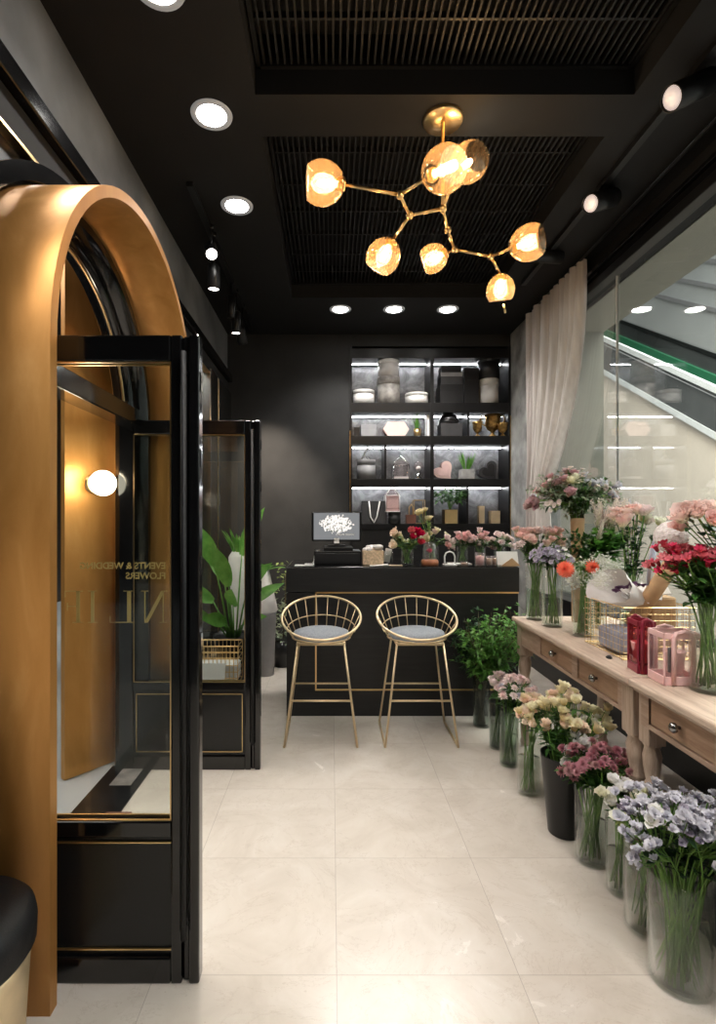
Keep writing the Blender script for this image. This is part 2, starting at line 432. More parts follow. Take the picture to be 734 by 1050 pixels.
def tag(o, label=None, cat=None, group=None, kind=None):
    if label: o['label'] = label
    if cat: o['category'] = cat
    if group: o['group'] = group
    if kind: o['kind'] = kind
    return o
def thing(name, label, cat, loc=(0,0,0), group=None, rz=0):
    o = bpy.data.objects.new(name, None); COL.objects.link(o); o.location = loc; o.rotation_euler.z = rz
    o.empty_display_size = .05
    return tag(o, label, cat, group)
def struct(o, label=None, cat=None): return tag(o, label, cat, None, 'structure')
def link(me, name, parent, loc=(0,0,0), rot=None, sc=1):
    o = bpy.data.objects.new(name, me); COL.objects.link(o); o.parent = parent
    o.location = loc
    if rot is not None:
        if isinstance(rot, Matrix): o.rotation_euler = rot.to_euler()
        else: o.rotation_euler = rot
    o.scale = (sc, sc, sc); return o
def copy_tree(o, parent=None):
    c = o.copy(); COL.objects.link(c)
    if parent: c.parent = parent
    for ch in [x for x in list(COL.objects) if x.parent == o]: copy_tree(ch, c)
    return c

# ------------------------------------------------------------ room shell
QK = .848
def qs(v): return v*QK
def qz(z): return EYE+(z-EYE)*QK
ZC = qz(4.0); XL = -1.19; XR = qs(2.52); YB = qs(7.1); YF = -1.4
struct(MB().box(XL-.1, XR+.1, YF, YB+.5, -.1, 0).build('floor', 'floor'), 'cream marble tile floor of the flower shop', 'floor')
struct(MB().box(-9, XL-.1, -6, 12, -.1, -.004).build('floor_mall', 'mall_floor'), 'pale mall floor outside the arched door', 'floor')
# ceiling with two recessed grille bays
c = MB(); bx0, bx1 = qs(-.45), qs(1.78)
ybays = ((.5, qs(3.096)), (qs(3.435), qs(5.92)))
c.box(XL, bx0, YF, YB+.5, ZC, ZC+.3); c.box(bx1, XR, YF, YB+.5, ZC, ZC+.3)
ys = [YF, .5, qs(3.096), qs(3.435), qs(5.92), YB+.5]
for a, b in ((ys[0], ys[1]), (ys[2], ys[3]), (ys[4], ys[5])): c.box(bx0, bx1, a, b, ZC, ZC+.3)
struct(c.build('ceiling', 'ceiling'), 'black ceiling with recessed grille bays', 'ceiling')
struct(MB().box(bx0, bx1, .5, 6, ZC+.3, ZC+.34).build('ceiling_void', 'plenum'), 'dark void above the ceiling grilles', 'ceiling')
for i, (y0, y1) in enumerate(ybays):
    g = thing('ceiling_grille', ('black slatted grille in the ceiling bay above the camera end', 'black slatted grille in the ceiling bay over the brass chandelier')[i], 'ceiling grille', ((bx0+bx1)/2, (y0+y1)/2, ZC+.13), 'slatted ceiling grilles')
    m = MB(); w = (bx1-bx0)/2-.01; h = (y1-y0)/2-.005; x = -w
    while x < w: m.box(x, x+.010, -h, h, 0, .03); x += .034
    m.build('slats', 'grille', g)
    m = MB(); y = -h
    while y < h: m.box(-w, w, y, y+.012, .004, .034); y += .31
    m.box(-w, -w+.02, -h, h, -.01, .03); m.box(w-.02, w, -h, h, -.01, .03); m.box(-w, w, -h, -h+.02, -.01, .03); m.box(-w, w, h-.02, h, -.01, .03)
    m.build('frame', 'satin_black', g)
# walls
w = MB(); SX0, SX1, SZ = qs(.25), qs(2.405), qz(3.84)
w.box(XL-.1, SX0, YB, YB+.1, 0, ZC); w.box(SX1, XR+.1, YB, YB+.1, 0, ZC); w.box(SX0, SX1, YB, YB+.1, SZ, ZC)
struct(w.build('wall_back', 'black_wall'), 'charcoal back wall around the lit shelf niche', 'wall')
struct(MB().box(XL-.1, XR+.1, YF-.1, YF, 0, ZC).build('wall_front', 'black_wall'), 'charcoal wall behind the viewer', 'wall')
struct(MB().box(XL-.1, XL, YF, YB, qz(3.45), ZC).build('wall_left', 'grey_wall'), 'dark grey plaster wall above the shopfront', 'wall')
# arch portal geometry (runs through the left wall)
AY, AZ, RO, RI = 2.43, 2.05, .84, .80
def arch(r, n=40, z0=0):
    return [(AY-r, z0)]+[(AY-r*math.cos(PI*i/n), AZ+r*math.sin(PI*i/n)) for i in range(n+1)]+[(AY+r, z0)]
# left shopfront infill with arched hole
w = MB(); o = arch(RO+.004)
LZ = 2.90
top = [(1.3, 0)]+[(1.3+(3.52-1.3)*i/40, LZ) for i in range(41)]+[(3.52, 0)]
top[1] = (1.3, LZ)
w.band(top, o, 'x', XL-.09, XL-.01)
struct(w.build('wall_left_arch', 'satin_black'), 'black shopfront panel around the golden arch', 'wall')
def bar(name, x0, x1, y0, y1, z0, z1, mat='gloss_black', label=None, bev=.006):
    return struct(MB().box(x0, x1, y0, y1, z0, z1).build(name, mat, None, bev), label, 'trim')
bar('trim_1', XL-.08, XL+.055, YF, YB, qz(3.35), qz(3.45), label='polished black header bar along the top of the shopfront')
bar('trim_2', XL-.06, XL+.012, YF, YB, 2.92, qz(3.35), 'plenum', 'dark fascia under the shopfront header')
bar('trim_3', XL-.02, XL+.03, YF, YB, 2.90, 2.915, 'gold', 'thin brass line under the shopfront header', .002)
aw = MB(); aw.band(arch(.92), arch(.855), 'x', XL-.01, XL+.05, smooth=True)
struct(aw.build('trim_4', 'gloss_black'), 'polished black arched moulding on the wall round the golden arch', 'trim')
bar('trim_5', XL-.08, XL+.04, qs(5.92), qs(6.28), 0, 2.95, 'steel', 'brushed steel shopfront post nearest the far leaf')
bar('trim_6', XL-.05, XL+.03, qs(6.28), qs(6.36), 0, 2.95, 'gold', 'brass strip between the steel shopfront posts', .002)
bar('trim_7', XL-.08, XL+.04, qs(6.36), YB, 0, 2.95, 'steel', 'brushed steel shopfront post in the far corner')
bar('trim_8', XL-.08, XL+.03, 3.52, 3.62, 0, 2.92, 'gloss_black', 'black shopfront post beside the golden arch')
bar('trim_9', XL-.08, XL+.03, 3.62, qs(5.92), 0, .25, 'gloss_black', 'black sill of the left shop window')
struct(MB().box(XL-.035, XL-.025, 3.62, qs(5.92), .25, 2.9).build('window_1', 'glass'), 'left shop window pane behind the strelitzia', 'window')
struct(MB().box(XL-.035, XL-.025, YF, 1.3, 0, 2.9).build('window_2', 'glass'), 'left shop window pane beside the viewer', 'window')
# right side
struct(MB().box(XR, XR+.12, YF, YB, qz(3.69), ZC).build('wall_right', 'ceiling'), 'black wall band above the big right window', 'wall')
struct(MB().box(XR-.1, XR+.12, YF, qs(6.35), 0, .80).build('wall_right_low', 'satin_black'), 'low black wall under the big right window', 'wall')
struct(MB().box(qs(2.41), XR+.12, qs(6.12), YB, 0, ZC).build('wall_right_pier', 'concrete'), 'mottled grey concrete pier beside the shelf niche', 'wall')
bar('trim_10', XR-.06, XR+.02, YF, qs(6.12), qz(3.66), qz(3.74), 'satin_black', 'black head frame of the big right window')
bar('trim_11', XR-.10, XR-.065, YF, qs(6.12), qz(3.78), qz(3.81), 'gloss_black', 'thin black rail above the big right window', .003)
for i, (a, b) in enumerate(((qs(4.665), qs(6.12)), (1.7, qs(4.655)), (-1.4, 1.69))):
    struct(MB().box(XR, XR+.012, a, b, .80, qz(3.69)).build('window_%d' % (i+3), 'window'), ('big window pane behind the curtain', 'big window pane over the flower table', 'big window pane nearest the viewer')[i], 'window')
bar('trim_12', XR-.002, XR+.014, qs(4.655), qs(4.665), .80, qz(3.69), 'white_plastic', 'pale silicone joint between the two window panes', 0)

# ------------------------------------------------------------ outside the right window
struct(MB().box(XR+.13, qs(3.17), qs(6.14), 5.6, -1, qz(3.69)).build('wall_outside_pillar', 'olive_wall'), 'grey green stone pillar outside the window', 'wall')
struct(MB().box(XR+.13, qs(3.17), -3, 5.6, qz(3.69), 4.3).build('ceiling_outside', 'olive_wall'), 'grey green soffit outside the window', 'ceiling')
def incl(name, x0, x1, z0a, z0b, y0, y1, mat):
    m = MB(); k = .577
    m.prism([(y0, z0a+k*y0), (y1, z0a+k*y1), (y1, z0b+k*y1), (y0, z0b+k*y0)], 'x', x0, x1)
    return m
esc = thing('escalator', 'escalator with dark glass sides rising beyond the big window', 'escalator', (8.7, 6, 0))
def escp(name, m, mat):
    o = m.build(name, mat); o.parent = esc; o.matrix_parent_inverse = Matrix.Translation(-esc.location); return o
escp('lower_cladding', incl('a', 8.0, 9.6, -3.17, -3.02, 2, 24, 0), 'pale_panel')
escp('glass_side', incl('a', 8.02, 8.06, -3.02, -2.20, 2, 24, 0), 'esc_dark')
escp('handrail', incl('a', 8.0, 8.1, -2.20, -2.06, 2, 24, 0), 'pale_panel')
escp('handrail', incl('a', 7.98, 8.0, -2.28, -2.25, 2, 24, 0), 'chrome')
escp('steps', incl('a', 8.1, 9.5, -3.1, -2.95, 2, 24, 0), 'satin_black')
escp('skirt_light', incl('a', 9.4, 9.5, -2.82, -2.42, 2, 24, 0), 'esc_green')
escp('far_glass_side', incl('a', 9.5, 9.54, -2.9, -2.02, 2, 24, 0), 'esc_dark')
escp('handrail', incl('a', 9.48, 9.6, -2.02, -1.9, 2, 24, 0), 'chrome')
m = MB(); m.prism([(2, -6), (24, -6), (24, -3.17+.577*24), (2, -3.17+.577*2)], 'x', 8.1, 8.4)
m.box(8.09, 8.1, 9.7, 9.73, -6, 4)
struct(m.build('wall_under_escalator', 'beige_wall'), 'beige stone wall under the escalator', 'wall')
m = MB(); m.box(13, 13.2, -4, 34, -6, 22); m.box(2, 13, 30, 30.2, -6, 22)
struct(m.build('wall_mall_far', 'pale_panel'), 'pale mall wall beyond the escalator', 'wall')
for i, z in enumerate((-1.75, -.95, -.1)):
    struct(incl('t', 12.9, 13, z, z+.14, 2, 26, 0).build('trim_mall_%d' % (i+1), 'grey_card'), 'grey inclined line on the far mall wall', 'trim')
struct(MB().box(3.17, 13, -4, 30, -6.1, -6).build('floor_mall_lower', 'mall_floor'), 'mall floor below the escalator', 'floor')
# outside the left shopfront
struct(MB().box(-5.2, -5, -6, 12, 0, 4).box(-5.2, XL-.1, 12, 12.2, 0, 4).box(-5.2, XL-.1, -6.2, -6, 0, 4).build('wall_mall_left', 'satin_black'), 'dark shopfronts across the mall with added end walls', 'wall')  # end walls added to keep stray world light out of the mall
struct(MB().box(-9, XL-.1, -6, 12, 4, 4.1).build('ceiling_mall', 'satin_black'), 'mall ceiling outside the arched door', 'ceiling')

# ------------------------------------------------------------ golden arch portal
po = thing('arched_portal', 'golden arched entrance portal wrapping the glass doors', 'portal', (-1.05, AY, 0))
m = MB(); o_ = arch(RO); i_ = arch(RI)
m.band(o_, i_, 'x', XL-.14, -.85, smooth=True); ob = m.build('arch_shell', 'portal', po); ob.location = -po.location
m = MB(); m.band(arch(.80), arch(.735), 'x', -1.285, -1.19, smooth=True); m.band(arch(.80), arch(.76), 'x', -1.31, -1.11, smooth=True)
ob = m.build('inner_door_frame', 'gloss_black', po); ob.location = -po.location
m = MB(); m.band(arch(.735), arch(.728), 'x', -1.25, -1.235, smooth=True); ob = m.build('brass_bead', 'gold', po); ob.location = -po.location
m = MB(); m.box(-1.27, -1.15, 1.65, 3.21, 2.06, 2.16); ob = m.build('transom', 'gloss_black', po, .006); ob.location = -po.location
pan = [(v, 0) for v in ()]
m = MB(); m.prism([(-1.32, 3.31), (-1.535, 3.03), (-1.57, 3.055), (-1.355, 3.34)], 'z', 0, 3.1)
struct(m.build('wall_outer_wing', 'portal'), 'golden outer wing panel of the entrance with a round lamp', 'wall')
struct(MB().box(-1.33, -1.08, 1.66, 3.20, 0, .006).build('trim_threshold', 'mat_black'), 'black stone threshold of the arched door', 'trim')
struct(MB().box(-1.25, -1.13, 2.96, 3.16, .006, .009).build('trim_threshold_inset', 'mat_grey'), 'grey inset plate in the black threshold', 'trim')
struct(MB().box(-1.15, -1.02, 2.64, 2.69, .0, .009).build('trim_threshold_plate', 'brown'), 'small brown floor spring plate in the threshold', 'trim')
# round wall lamp on the wing
def wall_lamp(p, nrm, label, r=.085):
    t = thing('wall_lamp', label, 'wall lamp', p)
    nrm = Vector(nrm).normalized(); q = nrm.to_track_quat('Z', 'Y').to_matrix()
    MB().lathe([(.055, 0), (.055, .012), (.03, .016), (.03, .05), (.06, .055)], n=20, mat=q).build('brass_base', 'gold', t)
    MB().sphere(nrm*(.055+r*.85), r, 24, 14).build('opal_globe', 'globe', t)
    return t
nv = Vector((.39, -.30, 0)).normalized(); nv = Vector((nv.x*1, nv.y, 0))
wall_lamp(Vector((-1.435, 3.16, 1.715))+nv*.002, Vector((.79, -.61, 0)), 'glowing opal globe lamp on the golden outer wing panel', .075)

# door leaves
def door_leaf(y0, label, letters):
    t = thing('door_leaf', label, 'door', (-1.28, y0, 0), 'open glazed entrance door leaves')
    W = .852; th = .05; H = 2.098
    m = MB(); m.box(.0, .09, 0, th, 0, H); m.build('stile', 'gloss_black', t, .008)
    m = MB(); m.box(W-.092, W-.056, 0, th, 0, H); m.box(W-.034, W, 0, th, 0, H); m.box(W-.056, W-.034, .014, th-.012, 0, H)
    m.build('stile', 'gloss_black', t, .006)
    MB().box(.09, W-.092, 0, th, H-.085, H).build('top_rail', 'gloss_black', t, .006)
    MB().box(.09, W-.092, 0, th, .475, .524).build('middle_rail', 'gloss_black', t, .004)
    MB().box(.09, W-.092, 0, th, 0, .085).build('bottom_rail', 'gloss_black', t, .006)
    MB().box(.09, W-.092, .014, th-.014, .085, .475).build('lower_panel', 'panel_black', t)
    def bead(x0, x1, z0, z1, nm):
        m = MB(); k = .004; yy = .006
        for yy0, yy1 in ((.006, .013), (th-.013, th-.006)):
            m.box(x0, x1, yy0, yy1, z0, z0+k); m.box(x0, x1, yy0, yy1, z1-k, z1); m.box(x0, x0+k, yy0, yy1, z0, z1); (None if letters and nm == 'panel_bead' else m.box(x1-k, x1, yy0, yy1, z0, z1))
        m.build(nm, 'gold', t)
    bead(.09, W-.092, .524, H-.085, 'glazing_bead'); bead(.105, (W-.107) if not letters else W-.0925, .105, .455, 'panel_bead')
    MB().box(.09, W-.092, th/2-.003, th/2+.003, .524, H-.085).build('glass_pane', 'glass', t)
    h = MB(); hx = W-.045
    h.tube([(hx, -.018, .16), (hx, -.018, H-.06)], .0095, 10); h.tube([(hx, -.018, .20), (hx, .02, .20)], .006, 8); h.tube([(hx, -.018, H-.12), (hx, .02, H-.12)], .006, 8)
    h.build('pull_handle', 'black_fabric', t)
    for z in (1.95, 1.7, 1.35, 1.1): MB().box(W-.002, W+.004, .012, .034, z-.03, z+.03).build('edge_glint', 'chrome', t)  # chrome plates added to imitate bright reflections along the leaf edge
    if letters:
        # gold lettering on the outer face of the glass, so it reads mirrored from inside
        yy = th/2+.004
        for s_, zc, zh in (('EVENTS & WEDDING', 1.349, .0195), ('FLOWERS', 1.316, .0195)):
            cu = bpy.data.curves.new('txt', 'FONT'); cu.body = s_; cu.size = .0300; cu.extrude = .0004; cu.offset = .0006
            to = bpy.data.objects.new('txt', cu); COL.objects.link(to); bpy.context.view_layer.update()
            me = bpy.data.meshes.new_from_object(to.evaluated_get(bpy.context.evaluated_depsgraph_get())); bpy.data.objects.remove(to)
            me.materials.clear(); me.materials.append(M['gold_letter'])
            # map text x -> leaf -x (mirrored view), text y -> z
            for v in me.vertices: v.co = Vector((-v.co.x, v.co.z, v.co.y))
            x_start = (167-VX)*y0/F+1.28
            link(me, 'small_lettering', t, (x_start, yy, zc-zh/2))
        g = MB(); xx = (170.5-VX)*y0/F+1.28; ch = .105; zb = 1.162
        def st(x0, x1, z0, z1): g.box(xx-x1, xx-x0, yy, yy+.0012, zb+z0, zb+z1)
        def diag(x0, z0, x1, z1, w):
            g.prism([(xx-x0, zb+z0), (xx-x0-w, zb+z0), (xx-x1-w, zb+z1), (xx-x1, zb+z1)], 'y', yy, yy+.0012)
        def Nl(o):
            st(o+.010, o+.0135, 0, ch); st(o+.0, o+.024, 0, .002); st(o-.002, o+.016, ch-.002, ch); diag(o+.006, ch, o+.062, 0, .012)
            st(o+.070, o+.0735, 0, ch); st(o+.060, o+.084, ch-.002, ch)
        def Il(o): st(o+.010, o+.021, 0, ch); st(o, o+.031, 0, .002); st(o, o+.031, ch-.002, ch)
        def El(o):
            st(o+.008, o+.019, 0, ch); st(o, o+.056, 0, .002); st(o, o+.054, ch-.002, ch); st(o+.019, o+.044, ch*.5, ch*.5+.002)
            st(o+.042, o+.044, ch*.42, ch*.6); st(o+.054, o+.056, 0, .02); st(o+.052, o+.054, ch-.02, ch)
        def Ll(o): st(o+.012, o+.025, 0, ch); st(o, o+.082, 0, .0025); st(o+.002, o+.037, ch-.002, ch); st(o+.0795, o+.082, 0, .022)
        def Fl(o): st(o+.010, o+.022, 0, ch); st(o, o+.034, 0, .002); st(o, o+.060, ch-.0025, ch); st(o+.022, o+.052, ch*.5, ch*.5+.002); st(o+.050, o+.053, ch*.38, ch*.62); st(o+.058, o+.060, ch-.022, ch)
        Nl(.008); Ll(.113); Il(.236); Fl(.283)
        g.build('large_lettering', 'gold_letter', t)
    return t
door_leaf(1.70, 'near black framed glass door leaf with gold lettering, swung open into the shop', True)
door_leaf(3.155, 'far black framed glass door leaf standing in front of the strelitzia', False)

# pouf bottom left
t = thing('pouf', 'round stool with black cushion and golden drum base at the arch', 'stool', (-1.0, 1.385, 0))
MB().lathe([(.150, 0), (.165, .01), (.17, .1), (.182, .30), (.188, .335)], n=48).build('drum_base', 'gold_soft', t)
MB().lathe([(.186, .335), (.197, .35), (.199, .40), (.193, .43), (.175, .448), (.12, .458), (.02, .462)], n=48).build('cushion', 'black_fabric', t)

# ------------------------------------------------------------ ceiling lights
LIGHTS = []
def spot(name, loc, energy, ang=100, col=(1,.96,.91), target=None, rad=.05, blend=.6):
    l = bpy.data.lights.new(name, 'SPOT'); l.energy = energy; l.spot_size = math.radians(ang); l.spot_blend = blend
    l.color = col; l.shadow_soft_size = rad
    o = bpy.data.objects.new(name, l); COL.objects.link(o); o.location = loc
    d = (Vector(target)-Vector(loc)) if target is not None else Vector((0,0,-1))
    o.rotation_euler = d.to_track_quat('-Z', 'Y').to_euler(); return o
def downlight(x, y, label, group, e=30, vis=True):
    t = thing('downlight', label, 'ceiling light', (x, y, ZC), group)
    MB().lathe([(.108, 0), (.106, -.006), (.082, -.008), (.076, -.004)], n=32, cap0=False, cap1=False).build('trim_ring', 'halo_ring', t)
    MB().lathe([(.076, -.004), (.076, -.007), (.001, -.009)], n=32).build('lens', 'lens', t)
    spot('downlight_and_fill_lamp', (x, y, ZC-.03), e, 125, rad=.08)
ROW = 'round downlights along the left wall'
downlight(-0.687, 2.086, 'round ceiling downlight cut by the top edge, nearest the viewer', ROW)
downlight(-0.628, 2.756, 'larger round downlight above the golden arch, left of the chandelier', ROW)
downlight(-0.639, 3.553, 'round downlight beside the left track spotlights', ROW)
for i, (x, l) in enumerate(((qs(.104), 'leftmost of the three round downlights in front of the shelves'), (qs(.74), 'middle one of the three round downlights in front of the shelves'), (qs(1.377), 'rightmost of the three round downlights in front of the shelves'))):
    downlight(x, qs(6.25), l, 'three downlights in front of the shelves', 60)

def cyl_spot(p, aim, label, group, lens='spot_lens', L=.16, r=.045, e=0, mount=None):
    t = thing('track_spotlight', label, 'spotlight', p, group)
    a = (Vector(aim)-Vector(p)).normalized(); q = a.to_track_quat('Z', 'Y').to_matrix()
    MB().lathe([(r*.7, -L), (r, -L+.012), (r, 0), (r*.9, .002), (r*.86, -.012)], n=20, mat=q, cap1=False).build('barrel', 'satin_black', t)
    MB().lathe([(r*.86, -.010), (.001, -.008)], n=20, mat=q).build('lens', lens, t)
    top = Vector((mount[0]-p[0], mount[1]-p[1], mount[2]-p[2])) if mount else Vector((0, 0, ZC-.03-p[2]))
    m = MB(); m.tube([-a*L*.5, Vector((-a.x*L*.5, -a.y*L*.5, max(-a.z*L*.5, top.z*.4))), top], .008, 6); m.lathe([(.022, 0), (.022, .03)], top, n=12); m.build('bracket', 'satin_black', t)
    if e: spot('track_lamp', Vector(p)+a*.02, e, 55, (1,.84,.68), Vector(p)+a, .05, 1.0)
    return t
TL = 'spotlights on the left ceiling track'
m = MB().box(-.91, -.87, 3.3, 5.8, ZC-.03, ZC); tag(m.build('lighting_track', 'satin_black'), 'black lighting track on the ceiling along the left wall', 'lighting track')
cyl_spot(P(217, 261, 3.8), (0, 1.0, .4), 'glaring track spotlight on the left wall side, nearest of that track', TL, e=50)
cyl_spot(P(219, 297, 3.9), P(219, 560, 3.9), 'downward cylinder spotlight second on the left track', TL, L=.18)
cyl_spot(P(237, 326, 4.65), P(232, 560, 4.5), 'unlit slim cylinder spotlight on the left track', TL, 'satin_black', L=.2, r=.035)
cyl_spot(P(242, 342, 4.85), P(242, 560, 4.85), 'slim cylinder spotlight pointing down near the back wall', TL, L=.2)
cyl_spot(P(249, 353, 5.2), (-.62, YB, 1.6), 'last glowing spotlight of the left track near the back wall', TL, r=.05, e=300)
TR = 'spotlights on the right ceiling track'
m = MB().box(1.69, 1.73, .7, 4.7, ZC-.03, ZC); tag(m.build('lighting_track', 'satin_black'), 'black lighting track on the ceiling along the right window', 'lighting track')
cyl_spot(P(688, 101, 2.42), (-.6, 1.9, 2.2), 'horizontal black spotlight nearest the viewer on the right track', TR, 'spot_dim', L=.26, r=.057, mount=(1.71, 2.5, ZC-.03))
cyl_spot(P(605, 209, 3.27), (-.4, 2.2, 2.4), 'horizontal black spotlight in the middle of the right track', TR, 'spot_dim', L=.26, r=.057, mount=(1.71, 3.3, ZC-.03))
cyl_spot(P(575, 264, 4.15), (3.0, 4.4, 3.6), 'black spotlight turned to the window next to the curtain top', TR, 'satin_black', L=.3, r=.05, mount=(1.71, 4.2, ZC-.03))
m = MB().box(XR-.02, XR-.004, 4.2, 4.45, 3.46, 3.53); tag(m.build('exit_label_plate', 'steel'), 'small steel plate on the black band by the curtain', 'plate')

# ------------------------------------------------------------ chandelier
CD = 2.786
cn = thing('chandelier', 'branching brass chandelier with seven amber glass globes', 'chandelier', P(454, 122, CD))
O = Vector(cn.location)
def rel(p): return p-O
MB().lathe([(.105, .02), (.105, -.012), (.10, -.02), (.02, -.022)], n=36).build('canopy', 'gold', cn)
N3 = P(454, 214, CD); N1 = P(410, 200, 2.63); N2 = P(420, 221, 2.8); N4 = P(466, 256, 3.18); N35 = P(459, 236, 2.97); N5 = P(503, 263, 3.22)
def arm(a, b, r=.0085): return MB().tube([rel(a), rel(b)], r, 10).build('arm', 'gold', cn)
MB().tube([(0,0,0), rel(N3)], .010, 12).build('rod', 'gold', cn)
for a, b in ((N3, N2), (N2, N1), (N3, N35), (N35, N4), (N4, N5)): arm(a, b)
for p_ in (N3, N1, N2, N35, N4, N5): MB().sphere(rel(p_), .021, 12, 8).build('joint', 'gold', cn)
def globe(c, node, ax, r, bulbr=.019):
    """bubble: egg of amber glass open at the tip, socket at the neck; ax points from neck to opening"""
    c = Vector(c); ax = Vector(ax).normalized(); q = ax.to_track_quat('Z', 'Y').to_matrix()
    neck = c-ax*r*1.0; arm(node, neck)
    prof = []
    for i in range(3, 15):
        a = PI*i/19
        prof.append((r*math.sin(a)*(1.0-.06*math.cos(a)), -r*1.08*math.cos(a)))
    prof2 = [(a*.975, b) for a, b in reversed(prof)]
    g = MB(); g.lathe(prof+prof2, (0,0,0), 44, q, False, False)
    o = g.build('glass_shade', 'amber', cn); o.location = rel(c)
    MB().lathe([(.030, -r*1.06), (.034, -r*.95), (.030, -r*.75), (.022, -r*.62)], n=14, mat=q).build('socket', 'gold', cn).location = rel(c)
    MB().lathe([(.014, -r*.62), (bulbr*.8, -r*.35), (bulbr, -r*.05), (bulbr*.7, r*.2), (.004, r*.3)], n=14, mat=q).build('bulb', 'bulb', o)
    l = bpy.data.lights.new('chandelier_lamp', 'POINT'); l.energy = 3; l.color = (1,.82,.6); l.shadow_soft_size = .05
    lo = bpy.data.objects.new('chandelier_lamp', l); COL.objects.link(lo); lo.location = c+ax*r*.1
K = 1.3158
globe(P(331, 188, 2.544), N1, (-1, -.15, -.05), 0.1001)
globe(P(455, 174, 2.417), N1, (.35, -.7, -.25), 0.1027)
globe(P(480, 167, 2.798), N3, (.6, .2, .55), 0.1001)
globe(P(393, 263, 2.926), N2, (-.45, .1, -.8), 0.0940)
globe(P(444, 265, 3.222), N4, (-.75, .15, -.25), 0.0853)
globe(P(542, 249, 3.053), N5, (.9, -.2, .2), 0.1027)
globe(P(513, 297, 3.307), N5, (.1, .3, -.9), 0.0870)
MB().tube([rel(P(516, 312, 3.31)), rel(P(518, 321, 3.31))], .007, 8).build('finial', 'gold', cn)

# ------------------------------------------------------------ shelf niche
sx0, sx1 = SX0, SX1; yb = YB+.36
struct(MB().box(sx0-.02, sx1+.02, yb, yb+.03, 0, SZ+.02).build('wall_back_niche', 'shelf_back'), 'silver grey stone back of the shelf niche', 'wall')
sh = thing('shelf_unit', 'black wall shelving with lit niches and brass edges behind the counter', 'shelving', ((sx0+sx1)/2, YB, 0))
def shp(name, m, mat, bev=0):
    o = m.build(name, mat, sh, bev); o.location = -sh.location; return o
X_ = lambda px: (px-VX)*YB/F
BZ = [(qz(a), qz(b)) for a, b in ((3.68, 3.81), (2.946, 3.078), (2.512, 2.631), (1.947, 2.052), (1.368, 1.447))]
for z0, z1 in BZ: shp('shelf_board', MB().box(sx0, sx1, YB-.01, yb, z0, z1), 'satin_black', .003)
shp('side_panel', MB().box(sx0-.004, sx0+.02, YB-.012, yb, 0, SZ), 'satin_black'); shp('side_panel', MB().box(sx1-.02, sx1+.004, YB-.012, yb, 0, SZ), 'satin_black')
shp('edge_strip', MB().box(sx0-.005, sx0+.002, YB-.018, YB-.01, 1.3, qz(2.7)), 'gold_dark'); shp('edge_strip', MB().box(sx1-.004, sx1+.004, YB-.018, YB-.01, 1.3, qz(2.9)), 'gold_dark')
shp('divider', MB().box(X_(441), X_(444.5), YB-.014, yb, qz(1.447), qz(3.68)), 'satin_black')
shp('divider', MB().box(X_(479), X_(481), YB-.006, yb, qz(2.631), qz(2.946)), 'satin_black')
shp('divider', MB().box(X_(394), X_(396), YB-.006, yb, qz(2.052), qz(2.512)), 'satin_black')
shp('divider', MB().box(X_(478), X_(480), YB-.006, yb, qz(1.447), qz(1.947)), 'satin_black')
shp('lower_cabinet', MB().box(sx0, sx1, YB-.002, yb, 0, qz(1.368)), 'black_wood')
for z0, z1 in BZ[:5]:
    if z0 < 1.4: continue
    for a, b in ((sx0+.03, X_(441)-.01), (X_(444.5)+.01, sx1-.03)):
        shp('led_strip', MB().box(a, b, yb-.125, yb-.11, z0-.006, z0-.001), 'led')
SD = qs(7.22)+.02
def sx(px): return (px-VX)*SD/F
def hh(p): return p*SD/F
SB = {1: qz(3.079), 2: qz(2.632), 3: qz(2.053), 4: qz(1.448)}
def round_box(px0, px1, row, h, mat, label, lid=None, dz=0, name='round_box', d=SD, grp=None, ribbon=None):
    r = (sx(px1)-sx(px0))/2; x = (sx(px0)+sx(px1))/2
    t = thing(name, label, 'box', (x, d, SB[row]+dz), grp)
    MB().lathe([(r*.97, 0), (r*.97, h*.8)], n=32).build('body', mat, t)
    MB().lathe([(r, h*.72), (r, h-.004), (r*.985, h)], n=32).build('lid', lid or mat, t)
    if ribbon:
        MB().tube([(-r*.5, 0, h)]+[(-r*.5+r*.9*math.sin(a)*.9, 0, h+ribbon*math.sin(a*.98)) for a in [i*PI/10 for i in range(1, 10)]]+[(r*.35, 0, h)], .008, 6).build('ribbon_handle', 'white', t)
    return t
def square_box(px0, px1, row, h, mat, label, dz=0, lid=None, d=SD, dep=.2, rz=0, name='square_box'):
    w = sx(px1)-sx(px0); x = (sx(px0)+sx(px1))/2
    t = thing(name, label, 'box', (x, d, SB[row]+dz), None, rz)
    MB().box(-w*.49, w*.49, -dep/2*.98, dep/2*.98, 0, h*.8).build('body', mat, t, .003)
    MB().box(-w/2, w/2, -dep/2, dep/2, h*.66, h).build('lid', lid or mat, t, .003)
    return t
round_box(361, 384, 1, hh(14), 'white_marble', 'white marble patterned low round box on the top shelf, far left')
round_box(386.5, 410, 1, hh(27.5), 'grey_marble', 'tall grey marbled round box under a white one on the top shelf')
round_box(387, 409.5, 1, hh(17), 'white_marble', 'white round box stacked on the grey marbled one', dz=hh(27.6))
round_box(415, 439, 1, hh(11), 'white', 'plain white low round box just left of the shelf divider')
round_box(364, 385, 1, hh(46), 'grey_card', 'tall silvery grey round box standing behind the low white marbled one', d=7.36) if False else None
square_box(449, 473, 1, hh(19), 'black_card', 'black square box at the bottom of the three box pile', dep=.22)
square_box(450, 472, 1, hh(12), 'dark_card', 'dark grey square box in the middle of the three box pile', dz=hh(19.1), lid='grey_card')
square_box(451, 471, 1, hh(7), 'black_card', 'small black square box on top of the three box pile', dz=hh(31.3))
